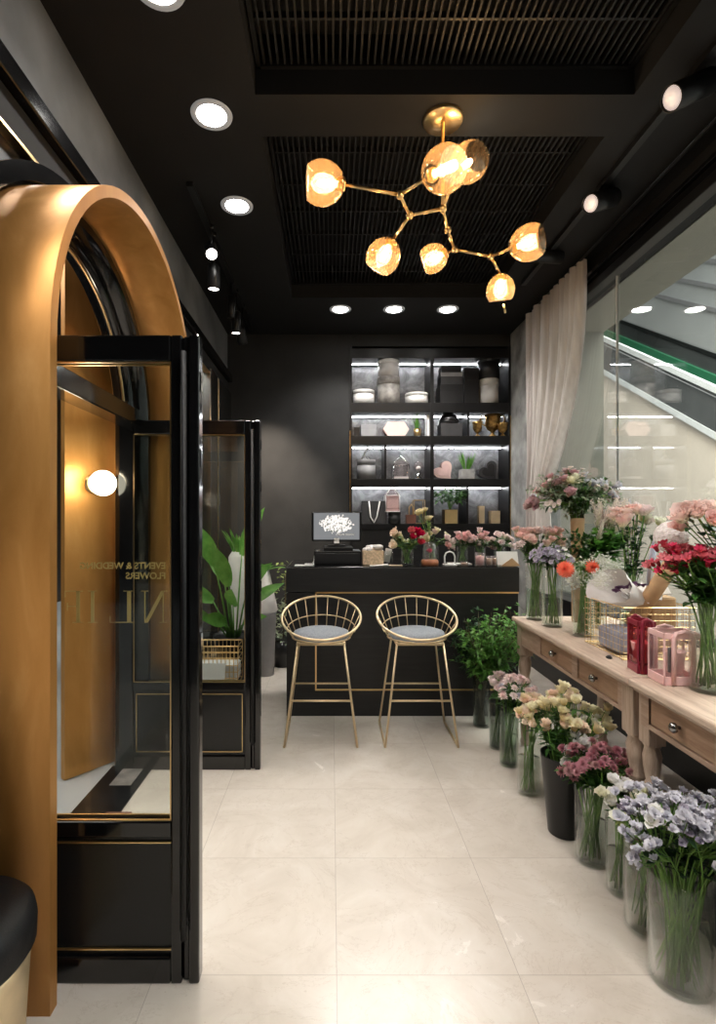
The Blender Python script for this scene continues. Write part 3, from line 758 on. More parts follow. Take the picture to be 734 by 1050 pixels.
square_box(474, 489, 1, hh(36), 'black_card', 'tall plain black box right of the three box pile', dep=.18)
round_box(491, 511, 1, hh(25.5), 'white', 'white tall round box under the black cylinder, top shelf right')
round_box(489.5, 512, 1, hh(23), 'black_card', 'glossy black cylinder box standing on the white round box', dz=hh(25.6))
square_box(363, 368.5, 2, hh(10), 'black_card', 'small black box at the left end of the second shelf', dep=.08)
square_box(369.5, 385, 2, hh(12), 'grey_card', 'small grey square box on the second shelf')
# hexagon box
x = sx(405.5); rw = hh(27)/2
t = thing('hexagonal_box', 'pale pink hexagonal box on the second shelf', 'box', (x, SD, SB[2]))
hz = hh(15.5)
hexp = lambda k: [(-rw*k, hz/2), (-rw*.62*k, hz/2-hz/2*k), (rw*.62*k, hz/2-hz/2*k), (rw*k, hz/2), (rw*.62*k, hz/2+hz/2*k), (-rw*.62*k, hz/2+hz/2*k)]
MB().prism(hexp(1), 'y', -.05, .07).build('body', 'pink_card', t, .003); MB().prism(hexp(.97), 'y', -.056, -.05).build('lid', 'pink_card', t)
def succulent(x, z, d, pot, potr, poth, leafn, leafh, label, name='potted_plant', square=False, mat='leaf', spread=.5, lw=.014):
    t = thing(name, label, 'potted plant', (x, d, z))
    if square: MB().box(-potr, potr, -potr, potr, 0, poth).build('pot', pot, t, .004)
    else: MB().lathe([(potr*.8, 0), (potr, poth), (potr*.85, poth), (potr*.8, poth-.008)], n=20).build('pot', pot, t)
    MB().lathe([(potr*.84, poth-.01), (.001, poth-.004)], n=12, cap0=False).build('soil', 'soil', t)
    m = MB()
    for i in range(leafn):
        a = R.random()*2*PI; k = R.random()*spread
        m.leaf((math.cos(a)*potr*.4, math.sin(a)*potr*.4, poth-.01), (math.cos(a)*k, math.sin(a)*k, 1), leafh*(.7+R.random()*.5), lw*(.8+.5*R.random()), up=(math.cos(a), math.sin(a), .2), bend=.05)
    m.build('foliage', mat, t); return t
succulent(sx(427), SB[2], SD-.05, 'gold', .045, hh(8), 14, .19, 'small green plant in a brass pot on the second shelf', mat='leaf_bright')
square_box(436.5, 440, 2, hh(22), 'white', 'slim white upright box beside the shelf divider on the second shelf', dep=.15)
square_box(450, 472, 2, hh(13.5), 'dark_card', 'dark grey box under a black domed hat box')
t = thing('domed_box', 'black domed hat box on the dark grey box', 'box', (sx(460), SD, SB[2]+hh(13.6)))
MB().lathe([(.11, 0), (.11, .04)], n=32).build('body', 'black_card', t); MB().lathe([(.114, .033), (.11, .05), (.09, .09), (.05, .115), (.01, .122)], n=32).build('lid', 'black_card', t)
def cup(px, row, w, h, label, handles=True, d=SD):
    t = thing('trophy_cup', label, 'goblet', (sx(px), d, SB[row]), 'antique gold cups on the second shelf')
    r = w/2
    MB().lathe([(r*.55, 0), (r*.5, h*.05), (r*.14, h*.16), (r*.16, h*.24), (r*.6, h*.36), (r*.85, h*.58), (r*.8, h*.82), (r*1.0, h), (r*.94, h), (r*.74, h*.8), (r*.5, h*.5)], n=28).build('bowl', 'antique', t)
    if handles:
        for s_ in (-1, 1):
            MB().tube([(s_*r*.78, 0, h*.5), (s_*r*1.2, 0, h*.6), (s_*r*1.4, 0, h*.8), (s_*r*1.25, 0, h*.98), (s_*r*.92, 0, h*.95)], .009, 6).build('handle', 'antique', t)
cup(488, 2, hh(11), hh(15), 'smaller antique gold cup left of the big handled one', False, SD-.06)
cup(505, 2, hh(18), hh(23), 'large two handled antique gold cup on the second shelf')
cup(512.5, 2, hh(11), hh(13), 'small antique gold cup in front and right of the big one', False, SD-.1)
# row 3
round_box(366, 385, 3, hh(20), 'grey_card', 'grey round box with a white ribbon loop on the third shelf', ribbon=hh(16))
def edges(verts, eds, r, name, mat, parent):
    m = MB()
    for a, b in eds: m.tube([verts[a], verts[b]], r, 5)
    return m.build(name, mat, parent)
def terrarium(px, row, w, h, label, mat='chrome', d=SD, z=None, fill=None):
    t = thing('terrarium', label, 'terrarium', (sx(px), d, SB[row] if z is None else z))
    a = w/2; s_ = h*.62; V = [Vector(v) for v in ((-a,-a,0),(a,-a,0),(a,a,0),(-a,a,0),(-a,-a,s_),(a,-a,s_),(a,a,s_),(-a,a,s_),(0,0,h))]
    E = [(0,1),(1,2),(2,3),(3,0),(0,4),(1,5),(2,6),(3,7),(4,5),(5,6),(6,7),(7,4),(4,8),(5,8),(6,8),(7,8)]
    edges(V, E, .005, 'metal_frame', mat, t)
    m = MB(); m.v = V[:]
    for f in ((0,1,5,4),(1,2,6,5),(2,3,7,6),(3,0,4,7),(4,5,8),(5,6,8),(6,7,8),(7,4,8)): m.face(f)
    m.build('glass_panes', 'clear_plastic', t)
    MB().box(-a*.9, a*.9, -a*.9, a*.9, 0, .03).build('base_plate', fill or 'white', t)
    return t
terrarium(410.5, 3, hh(16), hh(24), 'house shaped glass terrarium with pointed roof on the third shelf')
t = thing('glass_ornament', 'small glass balloon ornament beside the house shaped terrarium', 'ornament', (sx(429), SD, SB[3]))
MB().lathe([(.03, 0), (.035, .02), (.012, .04), (.02, .09)], n=16).build('stand', 'chrome', t); MB().sphere((0,0,.16), .055, 16, 10).build('glass_ball', 'clear_plastic', t)
MB().sphere((0,0,.13), .03, 10, 8).build('filling', 'white', t)
def heart_box(px, label, mat, fillmat, w):
    t = thing('heart_box', label, 'box', (sx(px), SD, SB[3]+w*.46), 'heart shaped boxes on the third shelf')
    pts = []
    for i in range(40):
        a = 2*PI*i/40
        pts.append((16*math.sin(a)**3/34*w, (13*math.cos(a)-5*math.cos(2*a)-2*math.cos(3*a)-math.cos(4*a)+2)/34*w))
    rot = math.radians(40); q = [(p[0]*math.cos(rot)-p[1]*math.sin(rot), p[0]*math.sin(rot)+p[1]*math.cos(rot)) for p in pts]
    lo = min(p[1] for p in q); q = [(p[0], p[1]-lo-w*.46) for p in q]
    cx = sum(p[0] for p in q)/40; cz = sum(p[1] for p in q)/40
    q2 = [(cx+(p[0]-cx)*.72, cz+(p[1]-cz)*.72) for p in q]
    MB().prism(q, 'y', -.04, .06).build('body', mat, t, .003)
    MB().prism(q2, 'y', -.046, -.039).build('inset', fillmat, t)
heart_box(455.5, 'pale pink heart shaped box on the third shelf', 'pink_card', 'blush', hh(22))
heart_box(501.5, 'charcoal heart shaped box at the right end of the third shelf', 'dark_card', 'black_card', hh(22))
succulent(sx(477.5), SB[3], SD-.03, 'terracotta', .075, hh(10), 30, .21, 'spiky green plant in a square grey pot between the two heart boxes', square=True, mat='leaf_bright', spread=.55, lw=.02)
# row 4
def paper_bag(x, d, z, w, dep, h, mat, label, handle, hmat='ribbon', hh_=.1, down=False):
    t = thing('gift_bag', label, 'bag', (x, d, z))
    m = MB(); m.box(-w/2, w/2, -dep/2, dep/2, 0, h); m.build('bag_body', mat, t, .003)
    if handle:
        if down: pts = [(-w*.22, -dep/2-.004, h*.98), (-w*.16, -dep/2-.006, h*.3), (-w*.02, -dep/2-.01, -.03 if False else h*.04), (w*.1, -dep/2-.01, h*.3), (w*.22, -dep/2-.004, h*.98)]
        else: pts = [(-w*.22, -dep/2-.003, h), (-w*.2, -dep/2, h+hh_*.7), (0, -dep/2, h+hh_), (w*.2, -dep/2, h+hh_*.7), (w*.22, -dep/2-.003, h)]
        MB().tube(pts, .008, 6).build('ribbon_handle', hmat, t)
    return t
paper_bag(sx(383), SD-.05, SB[4], hh(25), .12, hh(23), 'dark_card', 'dark grey gift bag with hanging white ribbon on the fourth shelf', True, down=True)
round_box(397, 410, 4, hh(12), 'black_card', 'black stand under the pink paper lantern house', name='pedestal_box', d=SD-.08)
t = terrarium(401, 4, hh(14), hh(26), 'pink and white lantern house on the black stand, fourth shelf', 'white', SD-.08, SB[4]+hh(12.1), 'blush')
MB().box(-.07, .07, -.07, .07, .03, .19).build('pink_filling', 'blush', t, .01)
t = paper_bag(sx(420.5), SD-.04, SB[4], hh(10), .08, hh(9), 'brown', 'small brown bag with thin wire handle on the fourth shelf', True, 'gold', .12)
t = thing('wire_house', 'thin copper wire house frame on the fourth shelf left of the divider', 'ornament', (sx(430), SD+.05, SB[4]))
a = hh(5.5); hgt = hh(24)
edges([Vector(v) for v in ((-a,-a,0),(a,-a,0),(a,a,0),(-a,a,0),(-a,-a,hgt),(a,-a,hgt),(a,a,hgt),(-a,a,hgt))], [(0,1),(1,2),(2,3),(3,0),(4,5),(5,6),(6,7),(7,4),(0,4),(1,5),(2,6),(3,7)], .004, 'wire', 'gold', t)
MB().box(-a, a, -a, a, 0, .006).build('base_plate', 'gold', t)
def bushy(x, d, z, pot, potr, poth, n, rad, hgt, mat, label, square=False, leafL=.05, name='potted_plant', cat='potted plant'):
    t = thing(name, label, cat, (x, d, z))
    if square: MB().box(-potr, potr, -potr, potr, 0, poth).build('pot', pot, t, .004)
    else: MB().lathe([(potr*.78, 0), (potr, poth), (potr*.88, poth), (potr*.85, poth-.01)], n=24).build('pot', pot, t)
    MB().lathe([(potr*.86, poth-.015), (.001, poth-.008)], n=14, cap0=False).build('soil', 'soil', t)
    m = MB(); st = MB()
    for i in range(n):
        a = R.random()*2*PI; k = math.sqrt(R.random()); e = Vector((math.cos(a)*rad*k, math.sin(a)*rad*k, poth+hgt*(.35+.65*R.random()*(1-.4*k))))
        if i % 4 == 0: st.tube([(0,0,poth-.01), (e.x*.3, e.y*.3, poth+(e.z-poth)*.6), e], .002, 4)
        for j in range(3):
            dd = Vector((R.uniform(-1,1), R.uniform(-1,1), R.uniform(-.3,.7)))
            m.leaf(e, dd+Vector((math.cos(a), math.sin(a), 0))*.6, leafL*(.7+.6*R.random()), leafL*.5, bend=.3)
    st.build('stems', 'stem', t); m.build('foliage', mat, t); return t
bushy(sx(459.5), SD-.08, SB[4], 'gold', hh(6.5), hh(14), 90, .19, .28, 'leaf', 'green leafy plant in a square brass pot on the fourth shelf', True, .07)
square_box(490, 496, 4, hh(18), 'gold_soft', 'tall slim golden box on the fourth shelf right', dep=.07)
square_box(502, 511.5, 4, hh(13), 'gold_soft', 'short wide golden box at the right end of the fourth shelf', dep=.1)

# ------------------------------------------------------------ counter
CX0, CX1, CY = -.348, 1.43, 4.01
ct = thing('counter', 'black wooden shop counter with thin brass inlay line', 'counter', ((CX0+CX1)/2, CY+.35, 0))
def ctp(name, m, mat, bev=0): o = m.build(name, mat, ct, bev); o.location = -ct.location
ctp('body', MB().box(CX0+.004, CX1-.004, CY+.012, CY+.66, 0, .94), 'black_wood', .003)
ctp('counter_top', MB().box(CX0, CX1, CY, CY+.7, .95, 1.137), 'black_wood', .004)
m = MB(); g0 = -.126
m.box(g0, CX1-.004, CY+.004, CY+.02, .938, .952); m.box(g0, g0+.011, CY+.004, CY+.02, .20, .952); m.box(g0, CX1-.004, CY+.004, CY+.02, .198, .209)
ctp('brass_inlay', m, 'gold')
ctp('glass_top', MB().box(CX0+.01, CX1-.01, CY+.005, CY+.69, 1.137, 1.143), 'gloss_black', .002)
CT = 1.143
def cx(px, d=4.2): return (px-VX)*d/F
# monitor
t = thing('monitor', 'monitor showing a bouquet picture at the left end of the counter', 'monitor', (cx(345, 4.3), 4.3, CT+.145))
k = 4.3/F
MB().box(-25.5*k, 25.5*k, -.02, .012, .04, .04+29.5*k).build('housing', 'satin_black', t, .005)
o = MB().box(-23.3*k, 23.3*k, -.003, .003, -.108, .108).build('screen', 'screen', t); o.location = (0, -.021, .04+15*k)
MB().box(-.07, .07, -.06, .08, 0, .008).build('foot', 'satin_black', t, .003); MB().box(-.02, .02, 0, .02, .005, .06).build('neck', 'satin_black', t)
cu = bpy.data.curves.new('txt', 'FONT'); cu.body = 'ONLIFE DESIGN'; cu.size = .021; cu.extrude = .0003; cu.offset = .0003
to = bpy.data.objects.new('txt', cu); COL.objects.link(to); bpy.context.view_layer.update()
me = bpy.data.meshes.new_from_object(to.evaluated_get(bpy.context.evaluated_depsgraph_get())); bpy.data.objects.remove(to)
me.materials.clear(); me.materials.append(M['white'])
for v in me.vertices: v.co = Vector((v.co.x, v.co.z, v.co.y))
link(me, 'screen_lettering', o, (-.005, -.0045, -.075))
MB().box(-.02, .02, -.032, -.026, .02, .065).build('price_card', 'white', t)
t = thing('cash_drawer', 'black cash drawer under the monitor', 'cash drawer', (cx(346, 4.3), 4.3, CT))
MB().box(-.185, .185, -.16, .16, 0, .11).build('housing', 'satin_black', t, .004); MB().box(-.175, .175, -.165, -.158, .015, .095).build('drawer', 'black_card', t, .002)
MB().box(-.11, .12, -.14, .14, .11, .14).build('keyboard', 'satin_black', t, .004)
t = thing('phone_holder', 'white bent phone holder left of the cash drawer', 'phone holder', (cx(318), 4.2, CT))
MB().box(-.045, .05, -.04, .05, 0, .006).build('base', 'white_plastic', t, .002)
MB().tube([(.02, 0, .004), (.035, 0, .03), (.04, 0, .08), (.055, 0, .105), (.075, 0, .112)], .008, 8).build('arm', 'white_plastic', t)
m = MB().box(-.07, .07, -.05, .05, 0, .004); o = m.build('receipt_pad', 'white', None, .001); o.location = (cx(312), 4.12, CT); tag(o, 'white notepad at the left end of the counter', 'notepad')
t = thing('wicker_box', 'pale wicker box full of white tissue right of the monitor', 'basket', (cx(382), 4.2, CT))
MB().box(-.082, .082, -.07, .07, 0, .115).build('body', 'wicker', t, .006)
m = MB()
for i in range(14): m.sphere((R.uniform(-.07,.07), R.uniform(-.05,.05), .12+R.random()*.03), .028, 8, 5, (1, .9, .7))
m.build('tissue', 'paper', t)
m = MB().rbox((0,0,.05), (.05,.05,.1)); 
t = thing('glass_jar', 'clear glass jar with folded napkin right of the wicker box', 'jar', (cx(398), 4.25, CT))
MB().lathe([(.035, 0), (.045, .01), (.045, .11), (.042, .11), (.042, .012), (.03, .008)], n=20).build('glass', 'vase', t)
MB().rbox((0,0,.07), (.05,.03,.11), Matrix.Rotation(.2, 3, 'Y')).build('napkin', 'white', t, .004)
m = MB().rbox((0,0,0), (.14,.09,.004), Matrix.Rotation(-.06, 3, 'Y')); o = m.build('paper_sheet', 'white', None); o.location = (cx(387), 4.08, CT+.006); tag(o, 'loose white paper sheet in front of the wicker box', 'paper')
m = MB().rbox((0,0,0), (.10,.08,.003), Matrix.Rotation(0, 3, 'Z')); o = m.build('kraft_card', 'kraft_pale', None); o.location = (cx(404), 4.10, CT+.003); tag(o, 'small kraft card on the counter before the red roses', 'card')
# cloche
t = thing('glass_cloche', 'glass dome with red flower on a copper wood base on the counter', 'cloche', (cx(440.5, 4.12), 4.12, CT))
MB().lathe([(.066, 0), (.068, .03), (.062, .045), (.055, .048)], n=28).build('base', 'bark', t)
MB().lathe([(.054, .046), (.054, .13), (.048, .16), (.03, .18), (.004, .188)], n=28, cap0=False).build('glass_dome', 'cloche_glass', t)
m = MB()
for i in range(12): m.petal(.03, .03, i*2.4, .2+.08*i, .7+.08*i, z0=.10)
m.build('preserved_rose', PET['red'], t); MB().tube([(0,0,.045), (0,0,.10)], .002, 5).build('stem', 'stem', t)
# small counter pieces
t = thing('handle_tray', 'small white tray with arched handle on the counter', 'tray', (cx(461, 4.12), 4.12, CT))
MB().box(-.05, .05, -.04, .04, 0, .012).build('tray', 'white_plastic', t, .004); MB().tube([(-.04,0,.01),(-.04,0,.07),(-.028,0,.098),(0,0,.11),(.028,0,.098),(.04,0,.07),(.04,0,.01)], .006, 8).build('handle', 'white_plastic', t)
def tumbler(px, w, h, mat, label, d=4.1):
    t = thing('candle_jar', label, 'candle', (cx(px, d), d, CT), 'candle jars on the counter')
    MB().lathe([(w*.46, 0), (w*.5, .005), (w*.5, h), (w*.45, h), (w*.45, .01)], n=20).build('glass', 'clear_plastic', t)
    MB().lathe([(w*.43, .006), (w*.43, h*.75), (.001, h*.76)], n=20).build('wax', mat, t)
tumbler(492, .075, .10, 'pot_pink', 'pink candle in a glass in front of the pink flowers')
tumbler(501.5, .05, .075, 'kraft_pale', 'beige candle jar right of the pink one')
tumbler(507, .035, .075, 'kraft', 'slim brown candle jar beside the white envelope')
tumbler(476, .06, .03, 'kraft_pale', 'flat beige tealight on the counter middle')
t = thing('envelope', 'white envelope leaning with a brown kraft flap at the counter right end', 'envelope', (cx(521, 4.1), 4.1, CT))
MB().rbox((0,.02,.055), (.165,.006,.11), Matrix.Rotation(-.3, 3, 'X')).build('white_sheet', 'white', t)
MB().prism([(-.065,.0), (.085,.0), (.02,.062)], 'y', -.03, -.026).build('kraft_flap', 'kraft', t)
m = MB().rbox((0,0,0), (.18,.12,.004)); o = m.build('clear_tray', 'white_marble', None); o.location = (cx(478, 4.12), 4.13, CT+.003) ; tag(o, 'thin pale tray under the small counter jars', 'tray')
o.location = (cx(470, 4.3), 4.28, CT+.003)

# ------------------------------------------------------------ bar stools
def stool(x, y, label):
    t = thing('bar_stool', label, 'stool', (x, y, 0), 'brass wire bar stools at the counter')
    fw, tw = .24, .155; y0, y1 = -.215, .215; ty0, ty1 = -.15, .15; zt = .668
    for sx_ in (-1, 1):
        for (yb_, yt_) in ((y0, ty0), (y1, ty1)):
            MB().tube([(sx_*fw, yb_, .006), (sx_*tw, yt_, zt)], .0075, 8).build('leg', 'gold_soft', t)
        MB().tube([(sx_*fw, y0, .008), (sx_*fw, y1, .008)], .0085, 8).build('floor_runner', 'gold_soft', t)
    def at(z, s, front):
        k = z/zt; return (s*(fw+(tw-fw)*k), (y0+(ty0-y0)*k) if front else (y1+(ty1-y1)*k), z)
    MB().tube([at(.30, -1, True), at(.30, 1, True)], .0075, 8).build('footrest', 'gold_soft', t)
    MB().tube([at(.30, -1, False), at(.30, 1, False)], .0075, 8).build('footrest', 'gold_soft', t)
    m = MB()
    for a, b in (((-tw,ty0), (tw,ty0)), ((-tw,ty1), (tw,ty1)), ((-tw,ty0), (-tw,ty1)), ((tw,ty0), (tw,ty1))):
        m.tube([(a[0], a[1], zt), (b[0], b[1], zt)], .011, 8)
    m.build('seat_frame', 'gold_soft', t)
    n = 48; rr = .275; rim = []; low = []
    for i in range(n):
        a = 2*PI*i/n; cx_, sy = math.cos(a), math.sin(a)
        rim.append(Vector((rr*cx_, rr*sy, .825+.103*sy-.0*cx_*cx_)))
        low.append(Vector((.20*cx_, .185*sy+.0, .684)))
    MB().tube(rim, .0085, 8, closed=True).build('rim', 'gold_soft', t); MB().tube(low, .0065, 8, closed=True).build('seat_ring', 'gold_soft', t)
    mid = []
    for i in range(-2, 27):
        a = PI*i/24; f = .5
        p = Vector((.2+ (rr-.2)*f, 0, 0)).x
        mid.append(Vector((p*math.cos(a), (.185+(rr-.185)*f)*math.sin(a), .684*(1-f)+(.825+.103*math.sin(a))*f-.01)))
    MB().tube(mid, .0038, 6).build('back_hoop', 'gold_soft', t)
    m = MB()
    for i in range(14):
        a = PI*(-.16+1.32*i/13)
        m.tube([Vector((.2*math.cos(a), .185*math.sin(a), .684)), Vector((rr*math.cos(a), rr*math.sin(a), .825+.103*math.sin(a)))], .0032, 6)
    m.build('spokes', 'gold_soft', t)
    MB().lathe([(.15, .674), (.188, .682), (.196, .70), (.19, .722), (.15, .735), (.02, .74)], n=40).build('cushion', 'grey_fabric', t)
stool(-.072, 3.675, 'left brass wire bar stool with grey cushion, before the counter')
stool(.592, 3.675, 'right brass wire bar stool with grey cushion, nearer the green foliage')

# ------------------------------------------------------------ flower tables
TX = 1.25; TZ = .85
def turned_leg(parent, x, y, w=.075):
    m = MB(); h = w/2
    m.box(x-h, x+h, y-h, y+h, .60, TZ-.035)
    m.build('leg_block', 'oak_leg', parent, .004)
    prof = [(.024, 0), (.030, .03), (.022, .05), (.026, .09), (.034, .28), (.030, .36), (.022, .40), (.036, .42), (.036, .435), (.024, .45), (.034, .50), (.038, .55), (.030, .585), (.038, .60)]
    MB().lathe([(r*w/.075, z) for r, z in prof], (x, y, 0), n=20).build('leg', 'oak_leg', parent)
def table(y0, y1, drawers, label, lw0, lw1):
    x1 = 1.86; cx_, cy_ = (TX+x1)/2, (y0+y1)/2
    t = thing('console_table', label, 'table', (cx_, cy_, 0), 'limed oak console tables along the window')
    def sub(o): o.location = (-cx_, -cy_, 0); return o
    def L(m, n, mat, bev=0, par=None):
        o = m.build(n, mat, par or t, bev)
        if par is None: o.location = (-cx_, -cy_, 0)
        return o
    m = MB(); m.box(TX-.035, x1+.01, y0, y1, TZ-.03, TZ); m.box(TX-.02, x1, y0+.012, y1-.012, TZ-.045, TZ-.03); L(m, 'table_top', 'oak_top', .008)
    m = MB(); m.box(TX+.02, x1-.02, y0+.04, y1-.04, .685, TZ-.045); m.box(TX+.004, TX+.03, y0+.03, y1-.03, .672, .69); m.box(TX+.004, TX+.03, y0+.03, y1-.03, .806, TZ-.045)
    pts = sorted([y0+.03]+[v for d_ in drawers for v in d_]+[y1-.03])
    for a, b in zip(pts[::2], pts[1::2]): m.box(TX+.004, TX+.03, a, b, .685, .81)
    L(m, 'apron', 'oak', .003)
    for a, b in drawers:
        o = L(MB().box(TX+.010, TX+.03, a+.003, b-.003, .693, .803), 'drawer', 'oak_drawer', .004)
        MB().lathe([(.006, 0), (.008, .012), (.018, .018), (.019, .028), (.012, .036), (.002, .038)], (TX+.01, (a+b)/2, .748), n=16, mat=Matrix.Rotation(-PI/2, 3, 'Y')).build('knob', 'steel', o)
    tt = t
    for (x, y, w_) in ((TX+.04, y0+.045, lw0), (x1-.05, y0+.045, lw0), (TX+.04, y1-.045, lw1), (x1-.05, y1-.045, lw1)):
        b_ = len(COL.objects); turned_leg(t, x-cx_, y-cy_, w_)
    return t
table(2.18, 3.56, ((2.31, 2.69), (2.75, 3.17)), 'limed oak console table further away, carrying the wire basket', .085, .08)
table(.75, 2.165, ((1.725, 2.085), (1.30, 1.66), (.85, 1.24)), 'limed oak console table nearer the viewer, carrying the tall red flower vase', .07, .07)

# ------------------------------------------------------------ flowers
def bloom_mesh(kind, mat):
    m = MB()
    if kind == 'rose':   # lisianthus or rose: nested cupped petals
        for i in range(15):
            k = i/14; m.petal(.021+.014*k, .022+.016*k, i*2.4, -.25+.75*k, .15+1.05*k, r0=.002+.004*k, z0=-.004*k, cup=.22, nu=3, tipw=.75)
    elif kind == 'mum':  # double, many narrow petals
        for i in range(44):
            k = i/43; m.petal(.014+.011*k, .009, i*2.4, .05+1.3*k, .25+1.75*k, z0=.006-.006*k, cup=.1, nu=3, tipw=.7)
    elif kind == 'open': # wide ruffled five petals
        for i in range(5): m.petal(.026, .026, i*2*PI/5, .35+.5*(i%2), 1.3+.6*(i%3)/2, cup=.2, nu=4, tipw=.8, wave=.003)
        for i in range(3): m.petal(.018, .014, i*2*PI/3+.4, .1, .8, cup=.25, nu=3, tipw=.7, z0=.002)
    elif kind == 'alstro':
        for i in range(6): m.petal(.040, .020, i*PI/3, .25, 1.25, cup=.2, nu=4, tipw=.5)
    elif kind == 'aster':
        for i in range(18): m.petal(.014, .005, i*2*PI/18, .9, 1.5, cup=.05, nu=2, tipw=.8)
        m.sphere((0,0,.003), .004, 8, 5)
    elif kind == 'ball':  # hydrangea
        for i in range(120):
            z = 1-1.6*i/119; a = i*2.39996; r = math.sqrt(max(0, 1-z*z)); d = Vector((r*math.cos(a), r*math.sin(a), z))
            q = d.to_track_quat('Z', 'Y').to_matrix(); q4 = Matrix.Translation(d*.055) @ q.to_4x4()
            for j in range(4): m.petal(.013, .014, j*PI/2+i, 1.25, 1.7, cup=.06, nu=2, tipw=.85, M4=q4)
    elif kind == 'pin':   # pincushion
        for i in range(70):
            k = i/69; m.petal(.026-.006*k, .005, i*2.4, 0+1.6*k, .35+1.9*k, cup=.05, nu=3, tipw=.6)
    elif kind == 'spike':
        for i in range(46):
            z = i/45*.12; s_ = 1-.7*i/45; m.petal(.022*s_+.004, .011*s_+.002, i*2.4, .5, .9, r0=.004, z0=z, cup=.25, nu=2, tipw=.3)
    elif kind == 'tiny':
        for i in range(30):
            a = R.random()*2*PI; k = math.sqrt(R.random())*.035; c_ = Matrix.Translation(Vector((k*math.cos(a), k*math.sin(a), R.uniform(-.01,.015))))
            for j in range(4): m.petal(.006, .006, j*PI/2+i, .6, 1.4, cup=.1, nu=1, M4=c_)
    elif kind == 'bud':
        for i in range(5): m.petal(.026, .020, i*2*PI/5, .55, -.25, cup=.25, nu=3, tipw=.4)
    return m.mesh(kind+' bloom', mat)
BL = {}
def bloom(kind, col):
    if (kind, col) not in BL: BL[(kind, col)] = bloom_mesh(kind, PET[col])
    return BL[(kind, col)]
NAMES = {'rose': 'lisianthus', 'mum': 'chrysanthemum', 'open': 'sweet_pea', 'alstro': 'alstroemeria', 'aster': 'aster', 'ball': 'hydrangea', 'pin': 'pincushion_flower', 'spike': 'lupin', 'tiny': 'gypsophila', 'bud': 'rosebud'}
def flower_stem(foot, waist, head, kind, col, label, group, nb=1, size=1.0, leafmat='leaf', nleaf=7, spread=.03, leafL=.055, cat='flower', stemr=.0024, lowleaf=False, name=None):
    foot, waist, head = Vector(foot), Vector(waist), Vector(head)
    t = thing(name or NAMES[kind], label, cat, foot, group)
    A = Vector((0,0,0)); B = waist-foot; C_ = head-foot
    pts = []
    for i in range(9):
        u = i/8
        if u < .5: p = A.lerp(B, u*2)
        else:
            v = (u-.5)*2; c1 = B+(B-A)*.25; p = B*(1-v)**2+c1*2*v*(1-v)+C_*v*v
        pts.append(p)
    MB_ = MB().tube(pts, stemr, 5)
    heads = [C_]
    axis0 = (pts[-1]-pts[-3]).normalized()
    for k in range(1, nb):
        o_ = Vector((R.uniform(-1,1), R.uniform(-1,1), R.uniform(-.8,.5)))*spread; heads.append(C_+o_)
        MB_.tube([pts[-3], (pts[-3]+C_+o_)/2+Vector((o_.x*.2, o_.y*.2, -.01)), C_+o_], stemr*.6, 4)
    MB_.build('stem', 'stem' if kind else 'stem', t)
    nleaf = int(nleaf*1.7)
    if nleaf:
        m = MB()
        for k in range(nleaf):
            u = R.uniform(.55, .97) if not lowleaf else R.uniform(.25, .97)
            i = min(7, int(u*8)); p = pts[i].lerp(pts[i+1], u*8-i)
            a = R.random()*2*PI; dd = Vector((math.cos(a), math.sin(a), R.uniform(.0, .9)))
            m.leaf(p, dd, leafL*(.7+.6*R.random()), leafL*.36*(.8+.5*R.random()), bend=.25)
        m.build('foliage', leafmat, t)
    for h_ in heads:
        if not kind: break
        ax = (axis0+Vector((R.uniform(-.5,.5), R.uniform(-.6,.25), R.uniform(0,.5)))).normalized()
        q = ax.to_track_quat('Z', 'Y').to_matrix() @ Matrix.Rotation(R.random()*6.28, 3, 'Z')
        link(bloom(kind, col), 'bloom', t, h_, q, size*R.uniform(.85, 1.15))
    return t

def vase(x, y, z, r, h, label, mat='vase', water=.55, grp=None, taper=1.0, name='glass_vase'):
    t = thing(name, label, 'vase', (x, y, z), grp)
    rb = r*taper; th = .0045
    if mat == 'bucket':
        MB().lathe([(rb, 0), (rb+.002, .004), (r, h-.006), (r+.002, h), (r-.003, h), (rb-.003, .006)], n=40).build('bucket_body', 'satin_black', t)
        return t
    MB().lathe([(rb*.97, 0), (rb, .004), (r, h-.002), (r-.001, h), (r-th+.001, h), (r-th, h-.002), (rb-th, .014), (.002, .013)], n=40).build('glass', mat, t)
    if water:
        k = water; rw = rb+(r-rb)*k
        MB().lathe([(rb-th-.001, .0145), (rw-th-.001, h*k), (.001, h*k)], n=32, cap0=True, cap1=False).build('water', 'water', t)
    return t

